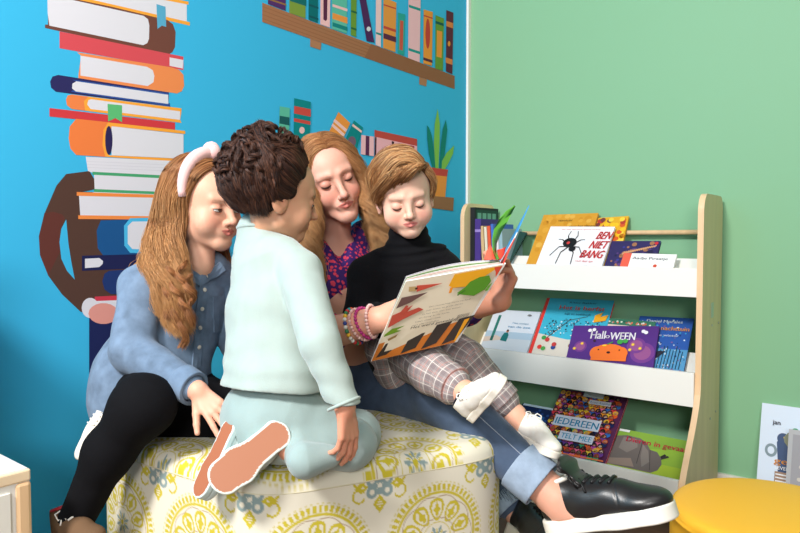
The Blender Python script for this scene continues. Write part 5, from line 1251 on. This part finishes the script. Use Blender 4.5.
A_.add(hand_ops(kwR, VU * -1.0 + VR * .10, VF * .55 - VR * .75, .60, side=1, curl=(.25, .25, .3, .38, .45), thumb=(.5, .5), wr=.027)); A_.add(hand_ops(kwL, VR, -VU, .58, side=1))
a = polygonise(A_, .0024); parts.append(a); cols.append(np.tile(np.array(lin((216, 150, 122))), (len(a[0]), 1))); CC = np.concatenate(cols)
put(mesh_np('body', parts, SKIN, col=lambda v: CC), kid); face_extras(kid, info, k2, KS, None, lash=(30, 22, 20), lashr=.0011)
def rib(name, col):
    m = mat(name, col, rough=.95, spec=.1, bump=.3, bscale=900, sheen=.35, var=.05, vscale=30, stretch=(1, 1, .15)); return m
MINT = rib('mint_velour', (166, 180, 174)); MINT2 = rib('mint_velour_trousers', (150, 169, 167))
T = Field(); SX = VR * .5 - VF * .87
T.u(loft([at(276, 388, 1.19), at(275, 360, 1.21), at(273, 310, 1.235), at(269, 268, 1.25), at(262, 246, 1.26)], SX, [(.108, .096), (.098, .086), (.099, .082), (.090, .066), (.045, .042)]), .02)
T.add(chain([at(285, 254, 1.20), ksR, keR, Vector(keR).lerp(Vector(kwR), .93)], [.032, .0385, .0335, .0265])); T.add(chain([at(250, 252, 1.29), ksL, keL, kwL], [.030, .038, .033, .026]))
T.u(cone(Vector(nkK) - VU * .012, Vector(nkK) + VU * .018, .046, .043), .012)
def kn(P, d):
    z = P[:, 2]; low = np.exp(-((z - .615) / .06) ** 2); e = np.exp(-(np.linalg.norm(P - V3(keR), axis=1) / .06) ** 2)
    d = np.maximum(d, .625 + .006 * np.sin(P @ V3(VR) * 20) - z) if True else d
    return d + .0022 * wav(P * [1, 1, 1.6], 34, 2) + .0016 * low * np.sin(z * 150 + wav(P, 22, 3) * 5) + .0015 * wav(P * [1, 1, 2.2], 60, 8) + .004 * e * wav(P, 75, 6) + .0008 * wav(P, 120, 1)
T.post = kn
put(mesh_np('sweatshirt', [polygonise(T, .0026)], MINT), kid)
b = MB(); wa = (Vector(kwR) - Vector(keR)).normalized(); c = Vector(keR).lerp(Vector(kwR), .95); b1 = wa.orthogonal().normalized(); b2_ = wa.cross(b1)
b.tube([c + (b1 * math.cos(a) + b2_ * math.sin(a)) * .0262 for a in [2 * math.pi * k / 32 for k in range(32)]], .0028, closed=True); put(b.build('sleeve_cuff', MINT), kid)
b = MB(); c = Vector(nkK) + VU * .022
b.tube([c + (VR * math.cos(a) + VF * math.sin(a)) * .0405 - VU * .006 * math.sin(a) for a in [2 * math.pi * k / 40 for k in range(40)]], .0042, closed=True); put(b.build('neck_band', MINT), kid)
P_ = Field(); P_.u(ellp(at(275, 412, 1.19), (.093, .088, .072)), 0); P_.u(ellp(at(266, 420, 1.17), (.074, .068, .056)), .03)
P_.add(chain([khR, kkR], [.064, .044]), .03); P_.add(chain([khL, kkL], [.064, .044]), .03); P_.add(chain([kkR, Vector(kkR).lerp(Vector(kaR), .9)], [.042, .034]), .012); P_.add(chain([kkL, kaL], [.048, .034]), .012)
P_.u(cone(at(330, 456, 1.08), at(305, 460, 1.065), .020, .030), .015)
P_.post = lambda P, d: d + .0030 * wav(P, 42, 7) + .0022 * wav(P, 85, 2) + .0008 * wav(P, 150, 3)
put(mesh_np('trousers', [polygonise(P_, .0026)], MINT2), kid)
SLIP = mat('pale_blue_canvas', (206, 220, 218), rough=.85, spec=.12, bump=.25, bscale=500)
shoe(kid, at(287, 426, 1.085), at(223, 480, 1.045), VF * .93 + VR * .26 + VU * .02, .150, SLIP, ((214, 222, 214), (168, 108, 78)), None, h=.0018, lining=(214, 206, 196), thick=.026, wide=1.22)
shoe(kid, at(231, 419, 1.12), at(209, 468, 1.095), VF * .70 + VR * .70, .138, SLIP, ((206, 222, 220), (166, 102, 74)), None, h=.0018, lining=(214, 206, 196), thick=.022)

# curly hair gathered high
H = Field(); H.u(ellp((0, .028, .038), (.088, .098, .092)), 0); H.u(ellp((0, .075, .045), (.070, .055, .062)), .03); H.u(ellp((-.01, .045, .105), (.050, .055, .035)), .02); H.sub(ellp((.0, -.098, -.030), (.072, .066, .098)), .012)
for s in (-1, 1): H.sub(ellp((s * .092, -.018, -.044), (.030, .050, .056)), .010)
H.sub(ellp((0, .07, -.10), (.08, .06, .06)), .012); H.post = lambda P, d: d + .0045 * wav(P, 95, 4)
v, q = polygonise(H, .0026); put(mesh_np('hair_base', [(k2(v), q)], mat('hair_base_dark', (46, 30, 26), rough=.7, spec=.2)), kid)
cK = [(76, 48, 38), (52, 34, 30), (38, 25, 24), (108, 70, 52), (62, 40, 32)]
def WK(p): return [k2(np.array([x]))[0] for x in p]
for s in (-1, 1):       # swept back from the face
    G = []
    for f in np.linspace(0, 1, 7):
        a = math.radians(8 + 112 * f); x0, z0 = s * .070 * math.sin(a), .028 + .066 * math.cos(a); y0 = -.052 + .055 * f
        G.append(WK(guide_snap(H, [(x0 * .96, y0, z0), (x0 * 1.08, y0 + .030, z0 * 1.1 + .01), (s * (.075 * math.sin(a * .8)), y0 + .065 - .01 * f, .05 + .055 * math.cos(a * .8)), (s * .045, .058, .100), (s * .020, .064, .118)], [.006, .010, .012, .013, .017])))
    hair_strands('hair', kid, HAIRM, G, 2400, .0007, cK, seed=51 + s, npts=18, wave=(.0026, 90), jit=.003, clump=26)
rs = random.Random(8); spec = []
b = MB()
CURLS = []
def curl_lock(c, ax, L, R0, turns, n, sd):
    """a ringlet of many hairs"""
    ax = Vector(ax).normalized(); e1 = ax.orthogonal().normalized(); e2 = ax.cross(e1); G = []
    for q in range(5):
        ph = rs.random() * .5 + q * .18; pts = []
        for k in range(16):
            t = k / 15; r_ = R0 * (.6 + .5 * math.sin(t * math.pi)); a = ph + t * turns * 6.28; pts.append(Vector(c) + ax * (L * (t - .5)) + (e1 * math.cos(a) + e2 * math.sin(a)) * r_)
        G.append(pts)
    hair_strands('hair_curl', kid, HAIRM, G, n, .0006, cK, seed=sd, npts=34, wave=None, jit=.0011, clump=0, taper=.8, collect=CURLS)
for k_ in range(3):       # loose curly layer wrapping the back of the head
    G = []
    for f in np.linspace(0, 1, 9):
        a = math.radians(-90 + 180 * f); r0 = .060
        G.append(WK(guide_snap(H, [(.03 * math.sin(a), .050 + .02 * math.cos(a), .126), (.060 * math.sin(a), .035 + .060 * math.cos(a), .106), (.088 * math.sin(a), .03 + .085 * math.cos(a), .060), (.090 * math.sin(a), .03 + .090 * math.cos(a), .010), (.078 * math.sin(a), .03 + .080 * math.cos(a), -.035), (.062 * math.sin(a), .03 + .068 * math.cos(a), -.068)], [.010, .008, .008, .007, .004, .002])))
    hair_strands('hair', kid, HAIRM, G, 2400, .00055, cK, seed=90 + k_, npts=40, wave=(.0075 - .001 * k_, 105 - 15 * k_), jit=.0022, clump=30 + 10 * k_, endj=0, ramp=(.1, .3))
for i in range(110):
    th = rs.uniform(-2.6, 2.6); ph = rs.uniform(-.15, 1.25) if abs(th) < 1.5 else rs.uniform(.5, 1.3)
    d = Vector((math.sin(th) * math.cos(ph), math.cos(th) * math.cos(ph), math.sin(ph)))
    if d.y < .02 and d.z < .8: continue
    p = snap(H, [Vector((0, .03, .035)) + d * .11], .013)[0]; t = d.cross(Vector((rs.uniform(-1, 1), rs.uniform(-1, 1), rs.uniform(-1, 1)))).normalized()
    w = k2(np.array([p]))[0]; tw_ = KR @ t; curl_lock(w, tw_, rs.uniform(.028, .05), rs.uniform(.006, .009), rs.uniform(1.2, 2.2), 80, 200 + i)
CC2 = np.concatenate([c[2] for c in CURLS]); put(mesh_np('hair_curls', [(c[0], c[1]) for c in CURLS], HAIRM, col=lambda v: CC2), kid)
b = MB(); tp = k2(np.array([[-.052, .012, .125]]))[0]; b.tube([Vector(tp) + (VR * math.cos(a) + VU * math.sin(a) * .6) * .007 for a in [2 * math.pi * k / 20 for k in range(20)]], .0035, (40, 26, 26), closed=True); put(b.build('hair_tie', PRINT), kid)
# ================================================================ GIRL ON THE LEFT
girl = person('person', at(150, 400, 1.42), 'girl with long wavy brown hair and pink headband in denim shirt and black leggings')
GRm = frame(58, 6, 0); GS = .86
Gc = at(219.5, 210, 1.36) - GRm @ (Vector((-.031, -.083, -.003)) * GS); g2, g2i = xf(GRm, Gc, GS)
nkG = at(197, 266, 1.42)
F, info = head(.85, neck=g2i(V3(nkG)[None])[0], neck_r=(.038, .043), eye=(-30, 4), cheek=1.05, nose=.92, lips=.92, jaw=.9, brow=.45, smile=.0018, iris=(.45, -.18)); info['F'] = F
V, Q = polygonise(F, .0018); parts = [(g2(V), Q)]; cols = [skin_colours(V, info, (222, 170, 144), (204, 108, 100), (232, 136, 116), browc=(150, 104, 74))]
gsR = at(142, 288, 1.37); geR = at(133, 352, 1.31); gwR = at(198, 391, 1.21); gsL = at(230, 284, 1.52); geL = at(240, 345, 1.50); gwL = at(262, 380, 1.40)
ghR = at(150, 392, 1.40); gkR = at(143, 406, 1.19); gaR = at(76, 512, 1.21); ghL = at(185, 400, 1.46); gkL = at(232, 418, 1.36); gaL = at(110, 435, 1.36)
A_ = Field(); A_.u(loft([at(158, 390, 1.43), at(172, 330, 1.44), at(184, 280, 1.44)], VR * .83 + VF * .56, [(.09, .075), (.085, .07), (.09, .055)]), .02)
for p in (chain([gsR, geR, gwR], [.03, .027, .019]), chain([gsL, geL, gwL], [.03, .027, .02]), chain([ghR, gkR, gaR], [.05, .038, .024]), chain([ghL, gkL, gaL], [.05, .038, .024])): A_.add(p)
A_.add(hand_ops(gwR, VU * -.52 + VR * .66 - VF * .35, VF * .70 - VU * .55, .60, side=-1, curl=(.15, .12, .16, .18, .22), spread=1.9, thumb=(.75, .2), wr=.026)); A_.add(hand_ops(gwL, VR, -VU, .7, side=1))
a = polygonise(A_, .0024); parts.append(a); cols.append(np.tile(np.array(lin((226, 168, 142))), (len(a[0]), 1))); CC = np.concatenate(cols)
put(mesh_np('body', parts, SKIN, col=lambda v: CC), girl); face_extras(girl, info, g2, GS, None, lash=(50, 34, 28), iriscol=(92, 66, 44), lashr=.0011)
CHAM = mat('light_denim', (108, 128, 152), rough=.85, spec=.12, bump=.4, bscale=800, var=.26, vscale=30, sheen=.1)
T = Field(); SX = VR * .83 + VF * .56; FR = (VR * .56 - VF * .83)
T.u(loft([at(148, 397, 1.42), at(153, 378, 1.42), at(168, 335, 1.435), at(180, 292, 1.44), at(192, 268, 1.43)], SX, [(.117, .108), (.120, .108), (.102, .090), (.102, .070), (.055, .045)]), .025)
T.add(chain([at(165, 272, 1.40), gsR, geR, Vector(geR).lerp(Vector(gwR), .86)], [.036, .046, .042, .029])); T.add(chain([at(212, 268, 1.46), gsL, geL, Vector(geL).lerp(Vector(gwL), .9)], [.036, .046, .042, .033]))
def gn(P, d):
    e = np.exp(-(np.linalg.norm(P - V3(geR), axis=1) / .07) ** 2); return d + .0032 * wav(P, 40, 9) + .005 * e * wav(P, 70, 4) + .0016 * wav(P, 100, 3) + .006 * np.clip((.62 - P[:, 2]) / .08, 0, 1) * np.sin(P @ V3(SX) * 70 + 1)
T.post = gn
put(mesh_np('denim_shirt', [polygonise(T, .0026)], CHAM), girl)
ca = cuff(Vector(geR).lerp(Vector(gwR), .86), (Vector(gwR) - Vector(geR)).normalized(), .034, .032, .034, .006); put(mesh_np('shirt_cuff', [polygonise(ca, .0018)], CHAM), girl)
# placket, buttons, pocket, collar laid on the shirt front
def strip_on(F, pts, wd, th, name, material, root, side=None, off=.001):
    P = [surf(F, x, y, 1.1, 1.8) for x, y in pts]; P = [p for p in P if p is not None]; b = MB(); L_, R_ = [], []
    for k, p in enumerate(P):
        n = grad(F, p); t = (P[min(k + 1, len(P) - 1)] - P[max(k - 1, 0)]).normalized(); s = n.cross(t).normalized()
        for a in (-1, 1):
            q = snap(F, [p + s * a * wd / 2], off)[0]; (L_ if a < 0 else R_).append((Vector(q), n))
    V_ = []; Fc = []
    for (l, n), (r, _) in zip(L_, R_): V_ += [l - n * .003, l + n * th, (l + r) / 2 + n * (th + .0006), r + n * th, r - n * .003]
    for k in range(len(L_) - 1):
        for q in range(4): Fc.append([k * 5 + q, k * 5 + q + 1, (k + 1) * 5 + q + 1, (k + 1) * 5 + q])
    b.mesh(V_, Fc, smooth=False); return put(b.build(name, material), root)
strip_on(T, [(206, 272), (204, 284), (202, 298), (200, 312), (199, 326), (198, 340), (197, 354), (196, 368)], .021, .0016, 'placket', CHAM, girl)
SNAP = mat('pearl_snaps', (226, 220, 208), rough=.25, spec=.6)
for (x, y) in ((206, 276), (204, 290), (201.5, 309), (199.5, 328), (198.5, 347)):
    p = surf(T, x, y, 1.1, 1.8)
    if p is not None:
        n = grad(T, p); M = n.to_track_quat('Z', 'Y').to_matrix(); b = MB(); b.ball(p + n * .003, (.0048, .0048, .0022), (226, 222, 214), M=M, seg=12, rings=8); put(b.build('snap_button', SNAP), girl)
strip_on(T, [(219, 296), (219, 304), (218.5, 314), (218, 324), (217, 332)], .040, .0014, 'chest_pocket', CHAM, girl)
strip_on(T, [(186, 268), (192, 276), (199, 281), (205, 276)], .024, .003, 'collar', CHAM, girl, off=.003)
strip_on(T, [(206, 275), (214, 272), (222, 266)], .022, .003, 'collar', CHAM, girl, off=.003)
LEG = mat('black_leggings', (17, 17, 20), rough=.9, spec=.1, bump=.25, bscale=700)
Lg = Field(); Lg.u(loft([at(152, 402, 1.43), at(156, 380, 1.43)], SX, [(.115, .105), (.105, .095)]), 0)
Lg.add(chain([ghR, gkR, at(109, 452, 1.20), at(77, 518, 1.21)], [.072, .052, .040, .032]), .03); Lg.add(chain([ghL, gkL], [.075, .058]), .03); Lg.add(chain([gkL, gaL], [.052, .036]), .012)
Lg.post = lambda P, d: d + .0012 * wav(P, 60, 2) + .0006 * wav(P, 140, 5)
put(mesh_np('leggings', [polygonise(Lg, .003)], LEG), girl)
WC2 = mat('white_canvas_shoe', (232, 226, 214), rough=.8, spec=.15, bump=.25, bscale=500); TAN = mat('tan_suede', (112, 86, 64), rough=.9, spec=.1, bump=.3, bscale=500)
shoe(girl, at(134, 404, 1.38), at(103, 441, 1.33), -VF * .65 - VR * .45 + VU * .35, .150, WC2, ((232, 226, 214), (214, 206, 190)), (240, 236, 228), h=.002, lining=(210, 200, 186))
shoe(girl, at(62, 541, 1.24), at(104, 552, 1.12), VU * .92 + VR * .1 - VF * .2, .165, TAN, ((236, 232, 222), (190, 170, 140)), (240, 236, 228), h=.002, bow=True, lining=(176, 40, 48), high=.012)

# long wavy hair
H = Field(); H.u(ellp((0, .026, .038), (.083, .094, .088)), 0); H.u(ellp((-.01, .060, -.035), (.066, .050, .085)), .03); H.sub(ellp((0, -.098, -.025), (.066, .066, .100)), .012)
v, q = polygonise(H, .003); put(mesh_np('hair_base', [(g2(v), q)], mat('hair_base_brown_girl', (112, 72, 46), rough=.8, spec=.1)), girl)
cG = [(176, 120, 76), (150, 98, 62), (124, 78, 50), (190, 136, 86), (104, 66, 44)]
def hang(loc, tgt):
    w = [g2(np.array([p]))[0] for p in loc]; a = w[-1]; return w + [V3(t) for t in tgt]
G = []
ends = [((181, 262, 1.345), (186, 292, 1.32), (180, 318, 1.325), (186, 334, 1.325)), ((172, 264, 1.335), (176, 290, 1.315), (174, 310, 1.32), (178, 328, 1.33)), ((160, 262, 1.335), (164, 285, 1.32), (166, 305, 1.33), (170, 322, 1.335)), ((149, 258, 1.36), (149, 275, 1.345), (152, 290, 1.34), (156, 304, 1.34)), ((141, 252, 1.39), (139, 264, 1.38), (138, 276, 1.38), (141, 286, 1.38))]
for f, e in zip(np.linspace(0, 1, 5), ends):
    y0 = -.070 + .125 * f; yy = -.040 + .110 * f
    loc = guide_snap(H, [(-.004, y0, .112), (-.036, y0 + .010, .108), (-.068, yy - .002, .074), (-.086, yy + .014, .026), (-.088, yy + .022, -.020), (-.084, yy + .024, -.060)], [.004, .006, .007, .008, .009, None])
    G.append(hang(loc, [at(*t) for t in e]))
hair_strands('hair', girl, HAIRM, G, 6000, .00055, cG, seed=61, npts=40, ramp=(.3, .4), wave=(.012, 42), jit=.0042, clump=34, endj=0, tip=(216, 164, 106))
G = []
for f in np.linspace(0, 1, 4):
    y0 = -.070 + .125 * f; G.append(hang(guide_snap(H, [(.0, y0, .112), (.040, y0 + .01, .106), (.070, y0 + .03, .07), (.084, y0 + .04, .02), (.080, y0 + .045, -.05)], [.004, .006, .007, .008, .008]), [g2(np.array([[.06, y0 + .05, -.12 - .04 * k]]))[0] for k in range(2)]))
hair_strands('hair', girl, HAIRM, G, 1500, .0007, cG, seed=63, npts=24, wave=(.006, 64), jit=.004, clump=30)
# wisps along the temple and the ringlets in front of the shoulder
for i, (x, y) in enumerate(((183, 286), (190, 300), (176, 305), (184, 322), (170, 292))):
    ax_ = VU; c = at(x, y, 1.305); G = []
    for q in range(4):
        G.append([c + VU * (.05 * (.5 - k / 15)) * 2 + (VR * math.cos(q * .3 + k * .8 + i) + VF * math.sin(q * .3 + k * .8 + i)) * (.011 * (.7 + .3 * math.sin(k * .4))) for k in range(16)])
    hair_strands('ringlet', girl, HAIRM, G, 170, .0006, [(184, 130, 82), (158, 104, 64), (130, 82, 50)], seed=70 + i, npts=36, wave=None, jit=.0028)
# headband with a knot
PINK = mat('pink_velvet', (234, 190, 188), rough=.9, spec=.1, sheen=.4, bump=.2, bscale=300)
b = MB(); pts = []
for k in range(25):
    a = math.radians(-96 + 192 * k / 24); p = V3((.100 * math.sin(a), -.020 + .012 * math.cos(a), .030 + .100 * math.cos(a))); pts.append(snap(H, [p], .012)[0])
wp = [g2(np.array([p]))[0] for p in pts]; b.tube(wp, [.0150 * (.55 + .45 * math.sin(math.pi * k / 24)) for k in range(25)], n=12); b.ball(wp[12], (.022, .020, .019)); b.tube([Vector(wp[12]) + (VR * math.cos(a) * .6 + VU * math.sin(a) + VF * .3 * math.cos(a)) * .017 for a in [2 * math.pi * k / 16 for k in range(16)]], .009, closed=True)
put(b.build('headband', PINK), girl)
# ---------------------------------------------------------------- the open picture book in the woman's hands
a0, a1, a2, a3 = at(402.4, 279.5, 1.205), at(500.4, 262.2, 1.20), at(455.4, 342.3, 1.295), at(370.9, 361.5, 1.30)
o = a3; U = a2 - a3; V_ = ((a0 - a3) + (a1 - a2)) / 2; N = U.cross(V_).normalized()
if N.dot(CAM - o) < 0: N = -N
bk = MB()
def P2(u, v): return o + U * u + V_ * v + (a1 - a0 - (a2 - a3)) * u * v
class Art2(Art):
    def P(s, u, v): return P2(u, v) + s.N * (s.dz * s.k)
th = .0024
bk.prism([P2(0, 0), P2(1, 0), P2(1, 1), P2(0, 1)], -N * th, (244, 242, 236))
A2 = Art2(bk, o, U, V_, N, .0002); A2.k = 1; A = A2
cream = (232, 220, 196)
A.poly([(.004, .004), (.985, .004), (.985, .996), (.004, .996)], cream)
A.poly([(.004, .004), (.985, .004), (.985, .33), (.004, .235)], (214, 124, 48))
for (p, q, r, s_) in ((.06, .03, .13, .23), (.36, .30, .22, .20), (.60, .56, .25, .22), (.84, .80, .27, .19)):
    A.poly([(p - .02, .02 if p > .1 else .04), (p + .14, .06), (q + .23 if p > .1 else q + .25, r + .10), (q + .06, r + .085)], (62, 54, 50))
A.poly([(.96, .03), (.985, .03), (.985, .34), (.93, .33)], (248, 172, 40))
A.poly([(.06, .93), (.14, .92), (.16, .86), (.08, .87)], (190, 160, 110)); A.poly([(.14, .93), (.42, .90), (.17, .85)], (206, 84, 66)); A.disc(.15, .895, .012, (40, 30, 30))
A.poly([(.03, .81), (.30, .82), (.16, .73), (.02, .68)], (112, 82, 78))
A.poly([(.01, .60), (.10, .63), (.20, .69), (.17, .61), (.28, .64), (.35, .60), (.16, .52), (.02, .44)], (196, 84, 68)); A.poly([(.08, .60), (.12, .70), (.15, .69), (.15, .60)], (196, 84, 68))
A.poly([(.02, .36), (.08, .42), (.22, .43), (.14, .39), (.20, .37), (.10, .345), (.02, .33)], (112, 150, 40)); A.poly([(.08, .29), (.18, .33), (.17, .29), (.10, .26)], (150, 120, 70))
A.poly([(.50, .995), (.97, .996), (.92, .955), (.74, .80), (.56, .82), (.50, .86)], (246, 176, 40)); A.line((.545, .83), (.56, .76), .025, (240, 150, 40))
A.poly([(.70, .80), (.64, .74), (.70, .71), (.86, .66), (.95, .72), (.96, .82), (.90, .90), (.80, .90), (.72, .86)], (92, 152, 44)); A.line((.66, .71), (.72, .76), .02, (72, 130, 40))
A.poly([(.90, .996), (.985, .996), (.985, .86), (.95, .93)], (228, 82, 56)); A.poly([(.955, .70), (.985, .70), (.985, .80), (.96, .76)], (110, 176, 60))
for k in range(6): A.text(('Een reusachtig mooi verhaal', 'over kleine en grote dieren', 'in het bos, aan het water', 'en hoog in de lucht.', 'Lees maar mee', 'met alle vrienden')[k], .40 - .02 * k, .62 - .042 * k, .018, (150, 136, 120), width=(.44, .40, .42, .34, .28, .30)[k])
A.text('Het werd geweldig!', .30, .375, .034, (50, 40, 40), width=.52)
for k in range(16): A.rect(.80 + k * .0085, .355, .803 + k * .0085, .44, (60, 50, 48), lift=(k == 0))
book = bk.build('picture_book', PRINT); tag(book, 'large open picture book with cream, orange and black cover held between woman and boy', 'book')
# front cover standing away beyond the spine, seen nearly edge on
b = MB(); s0, s1 = P2(1, 0), P2(1, 1); f1 = at(529.5, 205.5, 1.30); f0 = at(484, 291, 1.36); n2 = (f1 - s1).cross(s0 - s1).normalized()
def F2(u, v): return s0 + (f0 - s0) * u + (s1 - s0) * v + ((f1 - f0) - (s1 - s0)) * u * v
for (u0, u1, c) in ((0, .42, (222, 74, 56)), (.42, .52, (244, 242, 240)), (.52, 1, (70, 156, 214))):
    b.prism([F2(u0, 0), F2(u1, 0), F2(u1, 1), F2(u0, 1)], n2 * .0014, c)
b.build('front_cover', PRINT, book)
b = MB(); b.prism([P2(1, 0), P2(1.022, 0), P2(1.022, 1), P2(1, 1)], -N * .004, (244, 242, 236)); b.build('spine', PRINT, book)
# pages lying against the back cover, fanned at the top edge
b = MB(); cols = [(244, 240, 232), (230, 224, 214), (236, 200, 190), (240, 238, 230), (120, 160, 80), (244, 240, 232), (214, 206, 214)]
for k in range(7):
    off = -N * (th + .0008 + .0015 * k); lift = .004 * k
    g = []
    for i in range(11):
        u = .02 + .97 * i / 10; bow = math.sin(math.pi * i / 10) * (.003 + .0018 * k); g.append((P2(u, .015) + off - N * bow, P2(u, .985) + off - N * (bow + lift * .3) + V_ * .0))
    Vv = []; Ff = []
    for (p, q) in g: Vv += [p, q, p - N * .0009, q - N * .0009]
    for i in range(10):
        a = i * 4; Ff += [[a, a + 4, a + 5, a + 1], [a + 2, a + 3, a + 7, a + 6], [a + 1, a + 5, a + 7, a + 3], [a, a + 2, a + 6, a + 4]]
    Ff += [[0, 1, 3, 2], [40, 42, 43, 41]]
    b.mesh(Vv, Ff, cols[k])
b.build('pages', PRINT, book)
def curved_page(name, ptsL, ptsR, col, th=.0008, col2=None):
    b = MB(); n = len(ptsL); V = []
    nn = (Vector(ptsR[1]) - Vector(ptsL[0])).cross(Vector(ptsL[-1]) - Vector(ptsL[0])).normalized()
    for l, r in zip(ptsL, ptsR):
        m = (Vector(l) + Vector(r)) / 2 - nn * .002; V += [Vector(l), m, Vector(r), Vector(l) + nn * th, m + nn * th, Vector(r) + nn * th]
    F = []
    for i in range(n - 1):
        a = i * 6; c = a + 6; F += [[a, a + 1, c + 1, c], [a + 1, a + 2, c + 2, c + 1], [a + 3, c + 3, c + 4, a + 4], [a + 4, c + 4, c + 5, a + 5], [a, c, c + 3, a + 3], [a + 2, a + 5, c + 5, c + 2]]
    b.mesh(V, F, col, True); return b.build(name, PRINT, book)
curved_page('page_flap', [at(496, 260, 1.20), at(492.5, 250, 1.215), at(492, 240, 1.23), at(494, 229, 1.245), at(499, 219, 1.26), at(506, 211, 1.27), at(514.5, 205.5, 1.28)],
            [at(499, 259, 1.20), at(496, 252, 1.225), at(496.5, 243, 1.24), at(501.5, 231, 1.255), at(507, 222, 1.265), at(511, 214, 1.275), at(515.2, 205.8, 1.28)], (96, 170, 62))
curved_page('page_flap', [at(484, 259.5, 1.205), at(486.5, 252, 1.215), at(489.5, 244.5, 1.225)], [at(497.5, 259, 1.205), at(494.5, 252.5, 1.215), at(490.3, 245, 1.225)], (232, 92, 70))
curved_page('page_flap', [at(497, 259, 1.21), at(498, 254, 1.23), at(497, 250, 1.24)], [at(501, 259.5, 1.21), at(504, 255, 1.23), at(506, 247, 1.25)], (228, 74, 56))
